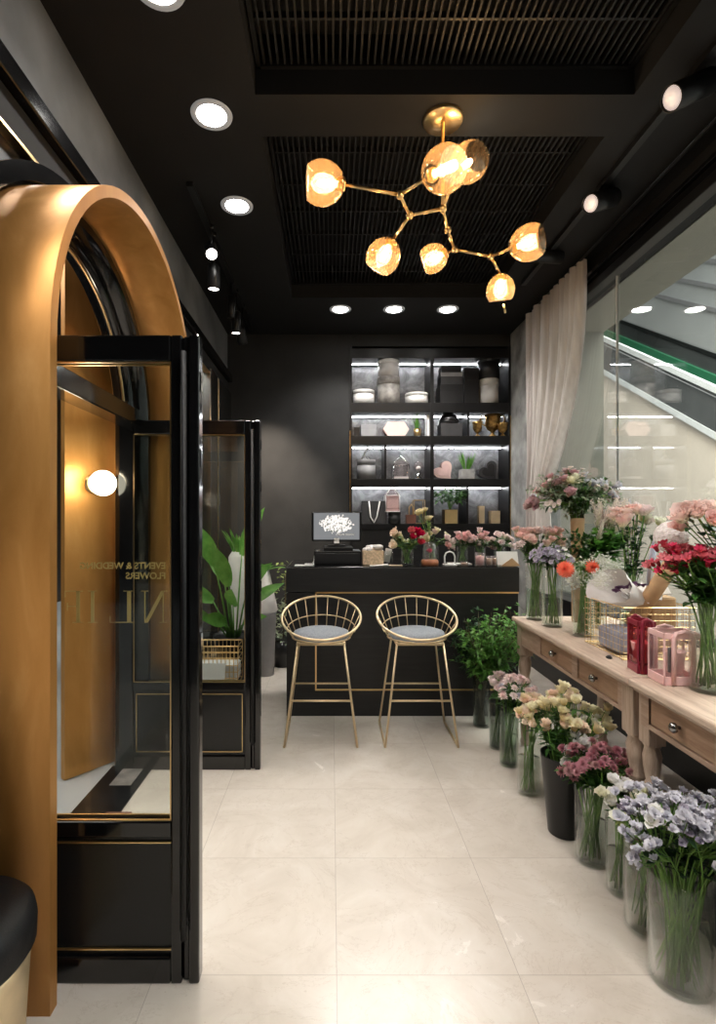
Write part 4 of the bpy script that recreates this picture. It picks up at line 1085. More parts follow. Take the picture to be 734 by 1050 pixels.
def fill(x, y, z, r, h, dome, specs, grp, lean=(0,0), jitter=1.0, taper=1.0):
    """dome: centre Vector, radii (rx, ry, rz); specs: list of (count, kwargs, label, region)"""
    C0, rad = dome
    for cnt, kw, label, reg in specs:
        for i in range(cnt):
            for _ in range(40):
                a = R.random()*2*PI; u = math.sqrt(R.random()); e = Vector((math.cos(a)*u, math.sin(a)*u, 0)); e.z = math.sqrt(max(0, 1-u*u))*R.uniform(.75, 1.0)-.15*R.random()
                if reg is None or reg(e): break
            head = C0+Vector((e.x*rad[0], e.y*rad[1], e.z*rad[2]))
            # foot opposite inside the vase, waist at the rim
            hd = Vector((head.x-x, head.y-y, 0)); hl = hd.length or 1
            k = min(1, hl/(r*2)); rin = (r-.012)
            wv = hd/hl*rin*k*R.uniform(.6, .95)+Vector((R.uniform(-.45,.45), R.uniform(-.45,.45), 0))*rin
            fv = -hd/hl*rin*taper*k*R.uniform(.1, .8)+Vector((R.uniform(-.75,.75), R.uniform(-.75,.75), 0))*rin*taper
            if fv.length > rin*taper*.9: fv = fv.normalized()*rin*taper*.9
            if wv.length > rin*.95: wv = wv.normalized()*rin*.95
            flower_stem((x+fv.x, y+fv.y, z+.018), (x+wv.x, y+wv.y, z+h-.01), head, label=label, group=grp, **kw)

def K_(kind, col, **kw): return dict(kind=kind, col=col, **kw)
LF = lambda e: e.x < .1
# --- floor row, nearest first
V = {}
FV = 'flower vases in a row on the floor'
def dome_px(px, py, d, rx, ry, rz): return (P(px, py, d), (rx, ry, rz))
vase(1.137, 1.72, 0, .094, .347, 'nearest tall clear vase on the floor, packed with green stems', grp=FV)
fill(1.137, 1.72, 0, .094, .347, dome_px(702, 868, 1.74, .185, .16, .17), [
   (40, K_('open', 'lavender', nb=6, spread=.05, size=.9, nleaf=3, leafL=.04, leafmat='leaf_dark', stemr=.0028), 'pale lavender sweet pea stem in the nearest floor vase', None),
   (12, K_('open', 'lilac', nb=4, spread=.05, size=.75, nleaf=3, leafmat='leaf_dark'), 'darker lilac sweet pea stem low in the nearest floor vase', lambda e: .25 < e.z < .75),
   (3, K_('open', 'white', nb=1, size=1.1, nleaf=2), 'white open flower among the lavender ones in the nearest floor vase', lambda e: e.x < -.3 or e.x > .5)], 'flowers in the nearest floor vase')
vase(1.165, 1.94, 0, .082, .322, 'second floor vase from the viewer, pale green clear glass', grp=FV)
fill(1.165, 1.94, 0, .082, .322, dome_px(672, 850, 1.95, .13, .12, .16), [
   (10, K_('open', 'lavender', nb=4, spread=.045, nleaf=4), 'pale lavender sweet pea stem in the second floor vase', None),
   (4, K_('rose', 'cream', nb=1, size=1.1, nleaf=5, leafmat='leaf_yellow'), 'cream lisianthus stem in the second floor vase', lambda e: e.x < 0)], 'flowers in the second floor vase')
vase(1.168, 2.13, 0, .056, .29, 'slim clear vase third in the floor row, partly hidden', grp=FV)
fill(1.168, 2.13, 0, .056, .29, dome_px(640, 835, 2.12, .07, .06, .12), [
   (7, K_('rose', 'white', nb=2, spread=.04, size=1.05, nleaf=7), 'white lisianthus stem in the slim third floor vase', None),
   (3, K_('rose', 'cream', nb=2, spread=.03, size=.95, nleaf=6), 'greenish cream lisianthus in the slim third floor vase', None)], 'flowers in the third floor vase')
vase(1.143, 2.32, 0, .068, .322, 'clear vase half full of water under the dusty mauve flowers', grp=FV)
fill(1.143, 2.32, 0, .068, .322, dome_px(616, 800, 2.32, .17, .15, .17), [
   (30, K_('mum', 'mauve', nb=3, spread=.045, size=1.0, nleaf=8, leafmat='leaf'), 'dusty mauve chrysanthemum stem in the fourth floor vase', None),
   (3, K_('mum', 'mauve', nb=2, spread=.03, size=1.0, nleaf=5), 'dusty mauve chrysanthemum leaning right toward the table leg', lambda e: e.x > .6)], 'mauve flowers in the fourth floor vase', )
t = vase(1.115, 2.53, 0, .105, .375, 'tall matt black bucket holding yellow and white flowers', 'bucket', grp=None, taper=.66, name='flower_bucket')
fill(1.115, 2.53, 0, .105, .375, dome_px(583, 748, 2.6, .19, .16, .20), [
   (24, K_('rose', 'yellow', nb=2, spread=.05, size=1.1, nleaf=6), 'yellow lisianthus stem in the black bucket', lambda e: e.x < .7),
   (9, K_('rose', 'peach', nb=2, spread=.05, size=1.1, nleaf=6), 'peach lisianthus stem in the black bucket', lambda e: e.x < .3),
   (7, K_('bud', 'cream', nb=3, spread=.05, size=1.1, nleaf=8, leafmat='leaf_yellow'), 'greenish cream lisianthus buds in the black bucket', lambda e: e.x > .1)], 'yellow flowers in the black bucket', taper=.66)
fill(1.115, 2.53, 0, .105, .375, dome_px(605, 780, 2.42, .12, .08, .10), [
   (11, K_('rose', 'white', nb=2, spread=.04, size=.95, nleaf=8), 'white lisianthus stem at the front of the black bucket', None)], 'white flowers in the black bucket', taper=.66)
vase(1.086, 2.90, 0, .064, .35, 'clear vase with green stems left of the black bucket', grp=FV)
fill(1.086, 2.90, 0, .064, .35, dome_px(552, 745, 2.9, .11, .10, .18), [
   (10, K_('rose', 'peach', nb=2, spread=.045, size=1.15, nleaf=5), 'peach lisianthus stem in the clear vase left of the bucket', LF),
   (10, K_('rose', 'yellow', nb=2, spread=.045, size=1.1, nleaf=5), 'yellow lisianthus stem in the clear vase left of the bucket', None)], 'flowers in the clear vase left of the bucket')
vase(1.088, 3.23, 0, .056, .334, 'rippled grey green vase with pale pink flowers on the floor', 'vase_green', grp=FV)
fill(1.088, 3.23, 0, .056, .334, dome_px(532, 715, 3.2, .10, .09, .14), [
   (14, K_('mum', 'pale_pink', nb=2, spread=.045, size=1.2, nleaf=6), 'pale pink chrysanthemum stem in the rippled vase', None),
   (3, K_('mum', 'lavender', nb=2, spread=.035, size=1.1, nleaf=6), 'pale lavender chrysanthemum stem in the rippled vase', None)], 'flowers in the rippled floor vase')
vase(1.09, 3.47, 0, .05, .303, 'smoked glass vase between the rippled and the dark vase', 'vase_smoke', grp=FV)
fill(1.09, 3.47, 0, .05, .303, dome_px(516, 712, 3.45, .07, .08, .13), [
   (9, K_('rose', 'pale_pink', nb=3, spread=.04, size=1.1, nleaf=6), 'pale pink rose stem in the smoked floor vase', None)], 'flowers in the smoked floor vase')
vase(1.093, 3.84, 0, .062, .36, 'dark smoked tall vase holding the green foliage', 'vase_smoke', grp=FV)
def branch(foot, waist, head, label, group, mat, nl, L, W=.42, name='greenery_branch', clump=.10):
    foot, waist, head = Vector(foot), Vector(waist), Vector(head)
    t = thing(name, label, 'greenery', foot, group); B = waist-foot; C_ = head-foot; pts = []
    for i in range(9):
        u = i/8
        if u < .4: p = B*(u/.4)
        else:
            v = (u-.4)/.6; p = B*(1-v)**2+(B*1.35)*2*v*(1-v)+C_*v*v
        pts.append(p)
    s_ = MB().tube(pts, [.003]*5+[.0025,.002,.0018,.001], 5); m = MB()
    for k in range(nl):
        u = R.uniform(.55, 1.0); i = min(7, int(u*8)); p = pts[i].lerp(pts[i+1], u*8-i)
        q = p+Vector((R.gauss(0,1), R.gauss(0,1), R.gauss(0,.6)))*clump*.5
        if k % 3 == 0: s_.tube([p, q], .001, 3)
        base_d = (q-p).normalized() if (q-p).length > 1e-4 else Vector((0,0,1))
        for j in range(4):
            m.leaf(q, base_d+Vector((R.uniform(-1,1), R.uniform(-1,1), R.uniform(-.6,.8)))*.9, L*R.uniform(.6,1.2), L*W, bend=.2, nu=3)
    s_.build('stem', 'stem_brown', t); m.build('foliage', mat, t)
def greens(x, y, z, r, h, dome, n, label, grp, mat, nl=22, L=.035, W=.42, clump=.1, reg=None):
    C0, rad = dome
    for i in range(n):
        for _ in range(30):
            a = R.random()*2*PI; u = math.sqrt(R.random()); e = Vector((math.cos(a)*u, math.sin(a)*u, math.sqrt(max(0,1-u*u))*R.uniform(.3,1)))
            if reg is None or reg(e): break
        head = C0+Vector((e.x*rad[0], e.y*rad[1], e.z*rad[2])); hd = Vector((head.x-x, head.y-y, 0)); hl = hd.length or 1
        wv = hd/hl*(r-.01)*min(1, hl/(2*r))*.85; fv = -wv*R.uniform(.2,.8)
        branch((x+fv.x, y+fv.y, z+.018), (x+wv.x, y+wv.y, z+h-.01), head, label, grp, mat, nl, L, W, clump=clump)
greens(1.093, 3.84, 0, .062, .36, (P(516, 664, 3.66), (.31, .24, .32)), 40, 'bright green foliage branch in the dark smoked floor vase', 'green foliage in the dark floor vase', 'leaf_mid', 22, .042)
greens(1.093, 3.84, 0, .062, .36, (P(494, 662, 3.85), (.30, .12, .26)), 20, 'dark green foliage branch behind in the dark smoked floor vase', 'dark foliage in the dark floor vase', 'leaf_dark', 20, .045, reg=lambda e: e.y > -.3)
# --- on the far table
T0 = TZ
TV = 'flower vases on the oak tables'
vase(1.33, 3.44, T0, .060, .35, 'clear vase at the far end of the oak table, packed with thin green stems', grp=TV)
fill(1.33, 3.44, T0, .060, .35, dome_px(551, 564, 3.45, .15, .12, .16), [
   (24, K_('rose', 'pink_edge', nb=2, spread=.04, size=1.3, nleaf=7, lowleaf=False), 'cream rose with pink edges in the farthest table vase', None),
   (9, K_('mum', 'pale_pink', nb=2, spread=.04, size=1.2, nleaf=7), 'pale pink flower in the farthest table vase', None)], 'flowers in the farthest table vase')
vase(1.347, 3.22, T0, .061, .35, 'clear vase half filled with water at the far end of the oak table', grp=TV, water=.5)
fill(1.347, 3.22, T0, .061, .35, dome_px(566, 578, 3.15, .13, .10, .10), [
   (15, K_('aster', 'lilac', nb=9, spread=.05, size=1.1, nleaf=10, leafL=.045, leafmat='leaf'), 'lilac grey aster spray in the half filled table vase', None),
   (2, K_('aster', 'white', nb=8, spread=.05, size=.9, nleaf=8), 'white aster spray in the half filled table vase', None)], 'asters in the half filled table vase')
vase(1.41, 2.95, T0, .057, .36, 'clear vase with orange blooms beside the wire basket', grp=TV)
flower_stem((1.41, 2.95, T0+.02), (1.39, 2.93, T0+.35), P(580, 584, 2.78), 'pin', 'orange', 'orange pincushion flower on the left above the table vase', 'orange flowers over the table vase', size=2.0, nleaf=4)
flower_stem((1.42, 2.96, T0+.02), (1.41, 2.93, T0+.35), P(606, 581, 2.78), 'pin', 'orange', 'orange pincushion flower over the white gypsophila', 'orange flowers over the table vase', size=2.05, nleaf=4)
fill(1.41, 2.95, T0, .057, .36, dome_px(616, 594, 3.0, .16, .05, .09), [
   (26, K_('tiny', 'white', nb=5, spread=.05, size=1.6, nleaf=6, leafmat='leaf_grey', leafL=.03), 'white gypsophila spray with grey green leaves in the orange flower vase', None)], 'white gypsophila beside the orange flowers')
# tall kraft vase with the large mixed arrangement
bx, by = (592-VX)*3.36/F, 3.36
t = thing('tall_vase', 'tall tapering kraft coloured vase under the large mixed arrangement', 'vase', (bx, by, T0))
MB().lathe([(.033, 0), (.035, .01), (.036, .35), (.041, .62), (.043, .66), (.039, .66), (.032, .36), (.03, .02)], n=28).build('vase_body', 'kraft', t)
D0 = (P(588, 524, 3.4), (.28, .17, .27)); G0 = 'mixed arrangement in the tall kraft vase'
fill(bx, by, T0, .05, .66, D0, [
   (9, K_('rose', 'rosebrown', nb=2, spread=.04, size=1.3, nleaf=5, leafmat='leaf_grey'), 'antique rose bloom stem in the tall kraft vase', lambda e: e.x < -.2),
   (3, K_('mum', 'cream', nb=1, size=2.6, nleaf=4, leafmat='leaf_grey'), 'large cream dahlia like bloom in the tall kraft vase', lambda e: -.3 < e.x < .2 and e.y < -.4),
   (4, K_('mum', 'cream', nb=1, size=1.8, nleaf=4, leafmat='leaf_grey'), 'pale yellow round bloom in the tall kraft vase', lambda e: e.x > .3),
   (14, K_('alstro', 'lavender', nb=2, spread=.05, size=1.25, nleaf=4, leafmat='leaf_grey'), 'spiky lavender bloom in the tall kraft vase', lambda e: e.x > 0),
   (18, K_('aster', 'spike', nb=6, spread=.05, size=1.5, nleaf=6, leafmat='leaf_grey'), 'pale pink small blooms in the tall kraft vase', None),
   (7, K_('rose', 'pink', nb=1, size=1.1, nleaf=4, leafmat='leaf_grey'), 'pink rose in the tall kraft vase', None)], G0)
greens(bx, by, T0, .05, .66, (P(587, 524, 3.4), (.33, .2, .30)), 26, 'grey green foliage sprig in the tall kraft vase', 'foliage in the tall kraft vase', 'leaf_grey', 14, .035, .4, .09)
greens(bx, by, T0, .05, .66, (P(587, 515, 3.4), (.25, .2, .26)), 8, 'fresh green foliage sprig in the tall kraft vase', 'green foliage in the tall kraft vase', 'leaf', 12, .05, .35, .08)
# pink spikes and dark leaves behind the basket
vase(1.60, 3.18, T0, .05, .34, 'clear vase behind the orange flowers holding pale pink spikes', grp=TV)
fill(1.60, 3.18, T0, .05, .34, dome_px(621, 558, 3.15, .11, .09, .14), [
   (22, K_('spike', 'spike', nb=1, size=1.35, nleaf=8, leafL=.12, leafmat='leaf_bright', stemr=.002), 'pale pink lupin spike behind the basket', None)], 'pale pink lupin spikes behind the basket')
greens(1.60, 3.18, T0, .05, .34, (P(600, 562, 3.15), (.13, .09, .10)), 8, 'green leafy branch left of the pale pink lupin spikes', 'green branches beside the lupin spikes', 'leaf', 16, .05, .4, .08)
vase(1.62, 2.86, T0, .05, .34, 'clear vase behind the wire basket holding cream and pink roses', grp=TV)
fill(1.62, 2.86, T0, .05, .34, dome_px(652, 540, 2.8, .12, .08, .10), [
   (7, K_('rose', 'pink_edge', nb=1, size=1.5, nleaf=9, leafmat='leaf_dark', leafL=.06), 'cream pink rose behind the wire basket', lambda e: e.x < .3),
   (5, K_('rose', 'pale_pink', nb=1, size=1.5, nleaf=9, leafmat='leaf_dark', leafL=.06), 'pale pink rose behind the wire basket', lambda e: e.x > 0),
   (2, K_('rose', 'cream', nb=1, size=1.5, nleaf=8, leafmat='leaf_dark'), 'cream yellow rose behind the wire basket', lambda e: e.x > .4)], 'roses behind the wire basket')
# right vase with coral alstroemeria, roses above
vase(1.435, 2.0, T0, .068, .325, 'large clear vase with thick green stems at the right edge of the picture', grp=TV, water=.62)
fill(1.435, 2.0, T0, .068, .325, dome_px(712, 590, 2.0, .125, .09, .11), [
   (22, K_('alstro', 'coral', nb=4, spread=.04, size=.85, nleaf=8, leafL=.07, leafmat='leaf', stemr=.0035), 'coral red alstroemeria stem in the large right vase', None)], 'coral red flowers in the large right vase')
vase(1.70, 2.15, T0, .06, .35, 'clear vase behind the coral red flowers holding roses and hydrangea', grp=TV)
fill(1.70, 2.15, T0, .06, .35, dome_px(722, 545, 2.0, .11, .07, .09), [
   (9, K_('rose', 'pink_edge', nb=1, size=1.5, nleaf=8, leafmat='leaf_dark', leafL=.08), 'large cream rose with pink edges above the coral red flowers', None)], 'roses above the coral red flowers')
flower_stem((1.69, 2.16, T0+.02), (1.68, 2.17, T0+.34), P(689, 551, 2.2), 'ball', 'blush', 'round blush white hydrangea head left of the large roses', None, size=1.05, nleaf=5, leafmat='leaf_dark', leafL=.09)
# --- wire basket with wrapped bouquet
bk = thing('wire_basket', 'rectangular gold wire basket on the oak table', 'basket', (1.515, 2.62, T0))
m = MB(); hx, hy, hb = .165, .185, .238
z = 0.004
for i in range(9):
    zz = z+i*(hb/8); rr = .0032 if i in (0, 8) else .0012
    for a, b in (((-hx,-hy),(hx,-hy)), ((hx,-hy),(hx,hy)), ((hx,hy),(-hx,hy)), ((-hx,hy),(-hx,-hy))): m.tube([(a[0],a[1],zz),(b[0],b[1],zz)], rr, 4)
for i in range(13):
    u = -1+2*i/12
    for q in ((u*hx,-hy),(u*hx,hy),(-hx,u*hy),(hx,u*hy)): m.tube([(q[0],q[1],z),(q[0],q[1],z+hb)], .0012, 4)
m.build('wire_sides', 'gold', bk)
m = MB()
for i in range(13):
    u = -1+2*i/12; m.tube([(u*hx,-hy,z),(u*hx,hy,z)], .0012, 4); m.tube([(-hx,u*hy,z),(hx,u*hy,z)], .0012, 4)
m.build('wire_bottom', 'gold', bk)
# white wrapped bouquet lying over the basket
wb = thing('wrapped_bouquet', 'bouquet in white tissue lying over the wire basket', 'bouquet', P(642, 612, 2.62))
m = MB(); N = 22; b0 = len(m.v); rows = 9
for i in range(rows+1):
    u = i/rows; r_ = .035+.115*u**.9
    for k in range(N):
        a = 2*PI*k/N; rr = r_*(1+.10*math.sin(3*a+u*3)+.05*math.sin(7*a+u*5))
        ax = Vector((-.80, -.10, .42)).normalized(); q = ax.to_track_quat('Z', 'Y').to_matrix()
        m.v.append(q @ Vector((rr*math.cos(a)*1.1, rr*math.sin(a)*.62, u*.27)) + Vector((.15, .03, -.075)))
for i in range(rows):
    for k in range(N): a_ = b0+i*N+k; b_ = b0+i*N+(k+1) % N; m.face((a_, b_, b_+N, a_+N), True)
m.build('tissue_wrap', 'paper', wb)
m = MB()
for k in range(5): m.rbox((.02+.02*k, -.04-.01*k, .0+.012*k), (.17-.02*k, .10, .006), Matrix.Rotation(.4-.2*k, 3, 'Y') @ Matrix.Rotation(.5, 3, 'X') @ Matrix.Rotation(.3*k, 3, 'Z'))
m.build('tissue_fold', 'paper', wb, .002)
for k in range(16):
    u = k/15; link(bloom('aster', 'purple'), 'bloom', wb, (-.10+.19*u, -.09+.02*math.sin(k), .035+.03*math.sin(u*3)), (R.uniform(-.8,.2), R.uniform(-.5,.5), R.random()*6), 1.6)
for k in range(10): link(bloom('tiny', 'white'), 'bloom', wb, (-.13+.03*R.random(), .0+R.uniform(-.06,.06), .06+R.uniform(-.02,.05)), (R.uniform(-.5,.5), 0, R.random()*6), 1.2)
# kraft roll
kr = thing('kraft_roll', 'brown kraft paper roll leaning out of the wire basket', 'paper roll', P(640, 635, 2.6))
a = P(648, 640, 2.6)-kr.location; b = P(689, 578, 2.42)-kr.location
MB().tube([a, a.lerp(b, .5), b], .036, 24).build('paper_roll', 'kraft', kr)
MB().tube([b, b+(b-a).normalized()*.002], .02, 16).build('core', 'brown', kr)
m = MB()
for k in range(4): m.tube([P(664, 600, 2.5)+Vector((0,0,.01*k)), P(668, 580-6*k, 2.5), P(672+k, 565-8*k, 2.52)], .006, 6)
tag(m.build('grey_ribbon', 'lavend'), 'grey lilac ribbon tails beside the kraft roll', 'ribbon')
kb = thing('kraft_bag', 'golden brown paper parcel inside the wire basket on the right', 'parcel', (1.60, 2.62, T0+.008))
MB().box(-.06, .06, -.09, .09, 0, .27).build('body', 'kraft', kb, .012); MB().box(-.062, .062, -.01, .01, 0, .272).build('brass_band', 'gold', kb, .003)
o = MB().box(-.11, .06, -.10, .11, 0, .11).build('folded_fabric', 'lavend', None, .02); o.location = (1.475, 2.60, T0+.008); tag(o, 'folded grey fabric at the bottom of the wire basket', 'fabric')
# gift bags
def window_bag(x, y, w, dep, h, rz, frame, clear, label, cupmat):
    t = thing('gift_bag', label, 'bag', (x, y, T0), 'clear gift bags on the oak table', rz)
    m = MB(); e = .007
    for z0, z1 in ((0, .035), (h-.022, h)):
        m.box(-w/2, w/2, -dep/2, -dep/2+e, z0, z1); m.box(-w/2, w/2, dep/2-e, dep/2, z0, z1); m.box(-w/2, -w/2+e, -dep/2, dep/2, z0, z1); m.box(w/2-e, w/2, -dep/2, dep/2, z0, z1)
    for sx_ in (-1, 1):
        for sy in (-1, 1): m.box(sx_*w/2-.007*(sx_ > 0)-.0*(sx_ < 0), sx_*w/2+.007*(sx_ < 0), sy*dep/2-.007*(sy > 0), sy*dep/2+.007*(sy < 0), 0, h)
    m.box(-w/2, w/2, -dep/2, dep/2, 0, .006); m.build('card_frame', frame, t, .002)
    MB().box(-w/2+.003, w/2-.003, -dep/2+.002, dep/2-.002, .02, h-.01).build('clear_side', clear, t)
    for yy in (-dep/2-.004, dep/2+.004):
        MB().tube([(-w*.26, yy, h*.02), (-w*.26, yy, h*.90), (-w*.2, yy, h*1.0), (0, yy, h*1.04), (w*.2, yy, h*1.0), (w*.26, yy, h*.9), (w*.26, yy, h*.02)], .0085, 6).build('handle', frame, t)
    MB().lathe([(.028, .04), (.040, .12), (.042, .125), (.036, .125)], n=20).build('flower_cup', cupmat, t)
    m = MB().tube([(-w*.3,-dep/2+.015,.05),(-w*.3,-dep/2+.015,.15)], .006, 5); m.build('message_tag', 'black_card', t)
    for k in range(5): link(bloom('rose', 'pale_pink' if k % 2 else 'peach'), 'bloom', t, (R.uniform(-.02,.02), R.uniform(-.02,.02), .14+R.uniform(0,.02)), (R.uniform(-.4,.4), R.uniform(-.4,.4), 0), .6)
window_bag(1.375, 2.115, .145, .12, .205, -.06, 'pot_pink', 'clear_plastic', 'pale pink gift bag with arched handle and pink cup, in front of the basket', 'pot_pink')
window_bag(1.332, 2.265, .075, .10, .222, -.12, 'red_plastic', 'red_clear', 'raspberry red gift bag left of the pale pink one', 'pink_plastic')
o = MB().lathe([(.01,0),(.016,.006),(.006,.014)], n=8).build('chocolate_drop', 'black_card', None); o.location = (1.30, 2.47, T0); tag(o, 'tiny dark piece lying on the oak table by the basket', 'trinket')
# clear plastic sheet under the near table
m = MB(); nx, ny = 14, 16; b0 = 0
for i in range(nx+1):
    for j in range(ny+1):
        x_ = 1.30+.5*i/nx; y_ = 1.55+.75*j/ny
        m.v.append(Vector((x_, y_, .26+.10*noise.noise(Vector((x_*6, y_*6, 1)))+.03*noise.noise(Vector((x_*20, y_*20, 3))))))
for i in range(nx):
    for j in range(ny): q = i*(ny+1)+j; m.face((q, q+ny+1, q+ny+2, q+1), True)
o = m.build('plastic_wrap', 'sheer', None)
md = o.modifiers.new('s', 'SOLIDIFY'); md.thickness = .002
tag(o, 'crumpled clear plastic wrap under the oak table', 'plastic wrap')
o = MB().box(1.34, 1.82, 1.2, 2.1, 0, .16).build('filler', 'black_card', None, .01); tag(o, 'added black crate under the near oak table', 'filler')  # made-up dark box, deepens the darkness below the table

# --- counter bouquets
def small_vase(x, y, z, r, h, label, mat='vase'): return vase(x, y, z, r, h, label, mat, .6, 'small flower vases on the counter')
xx = cx(417.5, 4.15); small_vase(xx, 4.15, CT, .05, .13, 'clear tumbler vase with red and pink roses on the counter')
fill(xx, 4.15, CT, .05, .13, (P(417, 560, 4.15), (.14, .10, .14)), [
  (7, K_('rose', 'red', nb=1, size=1.5, nleaf=5), 'red rose in the counter tumbler vase', lambda e: e.x > .1),
  (7, K_('rose', 'peach', nb=1, size=1.5, nleaf=5), 'peach pink rose in the counter tumbler vase', lambda e: e.x < .4),
  (4, K_('bud', 'cream', nb=2, spread=.03, size=1.2, nleaf=8, leafmat='leaf_yellow'), 'yellow green buds in the counter tumbler vase', None)], 'roses in the counter tumbler vase')
xx = cx(444, 4.42); small_vase(xx, 4.42, CT, .045, .15, 'clear vase behind the glass dome with tall yellow flowers')
fill(xx, 4.42, CT, .045, .15, (P(448, 560, 4.42), (.13, .09, .14)), [
  (6, K_('rose', 'pale_pink', nb=1, size=1.3, nleaf=5), 'pale pink rose behind the glass dome', None),
  (6, K_('rose', 'yellow', nb=1, size=1.3, nleaf=5), 'yellow rose behind the glass dome', None)], 'flowers behind the glass dome')
for k, (px, py) in enumerate(((429, 528), (436, 524), (440, 533))):
    flower_stem((xx-.01, 4.42, CT+.02), (xx-.02, 4.42, CT+.14), P(px, py, 4.42), 'rose', 'yellow', 'tall yellow flower rising above the counter roses', 'tall yellow counter flowers', nb=2, spread=.03, size=1.1, nleaf=8, leafmat='leaf_yellow')
for px, cols, lab in ((474, ('pink', 'pale_pink'), 'left'), (492, ('pink', 'pale_pink'), 'middle'), (512, ('pale_pink', 'spike'), 'right')):
    xx = cx(px, 4.35); small_vase(xx, 4.35, CT, .045, .14, 'clear small vase, %s one under the pink flowers on the counter' % lab)
    fill(xx, 4.35, CT, .045, .14, (P(px, 562, 4.35), (.13, .09, .13)), [
      (8, K_('mum' if lab == 'right' else 'rose', cols[0], nb=2, spread=.03, size=1.1, nleaf=5), 'pink flower in the %s small counter vase' % lab, None),
      (6, K_('rose', 'pale_pink', nb=2, spread=.03, size=1.0, nleaf=6, leafmat='leaf_grey'), 'pale pink flower in the %s small counter vase' % lab, None)], 'pink flowers in the %s small counter vase' % lab)

# ------------------------------------------------------------ left window display behind the far leaf
o = MB().box(-1.13, -.64, 3.45, 4.55, 0, .33).build('display_plinth', 'satin_black', None, .006); tag(o, 'low black display plinth behind the far door leaf', 'plinth')
st = thing('potted_strelitzia', 'large leaved green strelitzia in a black pot behind the far door leaf', 'potted plant', (-.80, 4.32, .33))
MB().lathe([(.13, 0), (.17, .22), (.175, .23), (.16, .23), (.155, .21)], n=32).build('pot', 'satin_black', st)
MB().lathe([(.155, .205), (.001, .21)], n=20, cap0=False).build('soil', 'soil', st)
paddles = [((-.14,-.08,.98), .34, .13, (-.35,-.2,1)), ((.08,-.10,1.08), .38, .12, (.4,-.1,1)), ((-.02,-.12,.78), .34, .12, (-.25,-.3,1)), ((.12,-.05,.75), .26, .11, (.6,-.2,.8)),
           ((-.16,-.05,.62), .34, .13, (-.8,-.3,.5)), ((.02,-.15,.60), .26, .12, (.1,-.7,.6)), ((.14,.05,.58), .26, .10, (.7,.1,.6)), ((-.1,.1,.8), .34, .12, (-.5,.4,1)), ((-.05,-.12,.42), .24, .11, (-.4,-.7,.4)), ((.1,-.1,.42), .22, .10, (.6,-.5,.4)), ((-.2,-.02,.45), .24, .1, (-.9,-.2,.3))]
for (e, L, W, d_) in paddles:
    e = Vector(e); b = Vector((e.x*.25, e.y*.25, .2)); e2 = e*1; e2.z = e.z*.82
    MB().tube([b, b.lerp(e2, .5)+Vector((0,0,.03)), e2], [.009,.007,.005], 7).build('stalk', 'leaf_bright', st)
    m = MB(); m.leaf(e2, d_, L*1.35, W*1.05, up=(d_[0]*-.4, -1, .5), bend=.18, fold=.25, nu=9); m.build('leaf', 'leaf_bright', st)
wbk = thing('wire_tray_basket', 'white and brass wire basket on the plinth behind the far door leaf', 'basket', (-.82, 3.80, .33))
m = MB()
for i in range(7):
    zz = .01+i*.045
    for a, b in (((-.16,-.1),(.16,-.1)), ((.16,-.1),(.16,.1)), ((.16,.1),(-.16,.1)), ((-.16,.1),(-.16,-.1))): m.tube([(a[0],a[1],zz),(b[0],b[1],zz)], .005 if i in (0,6) else .003, 4)
for i in range(12):
    u = -.16+.32*i/11; m.tube([(u,-.1,.01),(u,-.1,.28)], .003, 4); m.tube([(u,.1,.01),(u,.1,.28)], .003, 4)
m.build('wires', 'gold', wbk)
MB().box(-.15, .15, -.09, .09, .02, .14).build('lining', 'white', wbk, .01)
o = MB().rbox((0,0,.09), (.26,.006,.18), Matrix.Rotation(-.35, 3, 'X')).build('photo_card', 'white', None); o.location = (-.86, 3.60, .335); tag(o, 'white card with a small black print leaning before the wire basket', 'card')
p_ = MB().rbox((.02,-.009,.06), (.08,.002,.035), Matrix.Rotation(-.35, 3, 'X')).build('black_print', 'black_card', o)
wv = thing('bright_patch_cone', 'pale cone added for the bright patch behind the strelitzia', 'bouquet', (-.86, 4.95, 0))  # made-up pale cone standing in for a bright patch behind the plant
MB().lathe([(.05, 0), (.06, .3), (.09, .8), (.11, 1.15), (.08, 1.2)], n=18).build('pale_cone', 'paper', wv)
m = MB()
for i in range(40): a = R.random()*6.28; m.leaf((math.cos(a)*.07, math.sin(a)*.07, 1.2), (math.cos(a)*.4, math.sin(a)*.4, 1), .3*R.uniform(.6,1.2), .03)
m.build('foliage', 'leaf_bright', wv)
# grey bucket with wrapped bunch
bt = thing('flower_bucket', 'grey brown bucket against the back wall left of the counter', 'bucket', (-.635, 5.1, 0))
MB().lathe([(.075, 0), (.10, .60), (.104, .61), (.095, .61), (.09, .58)], n=28).build('bucket_body', 'grey_card', bt)
w2 = thing('wrapped_bunch', 'white paper wrapped bunch in the grey brown bucket', 'bouquet', (-.635, 5.1, .55))
MB().lathe([(.05, 0), (.115, .08), (.075, .26), (.03, .46)], n=14).build('paper_wrap', 'paper', w2)
m = MB()
for i in range(9): a = R.random()*6.28; m.leaf((0,0,.45), (math.cos(a), math.sin(a)*.5, .5), .22, .06)
m.build('foliage', 'leaf_bright', w2)
bt2 = thing('potted_plant', 'trailing variegated plant in a black pot beside the counter corner', 'potted plant', (-.50, 5.42, 0))
MB().lathe([(.09, 0), (.10, .28), (.09, .28)], n=24).build('pot', 'black_card', bt2)
m = MB()
for i in range(110):
    a = R.random()*6.28; rr = math.sqrt(R.random())*.16; m.leaf((math.cos(a)*rr, math.sin(a)*rr, .22+R.random()*.6*(1-rr*2)), (R.uniform(-1,1), R.uniform(-1,.4), R.uniform(-.5,.6)), .07, .04)
m.build('foliage', 'leaf_grey', bt2)
m = MB()
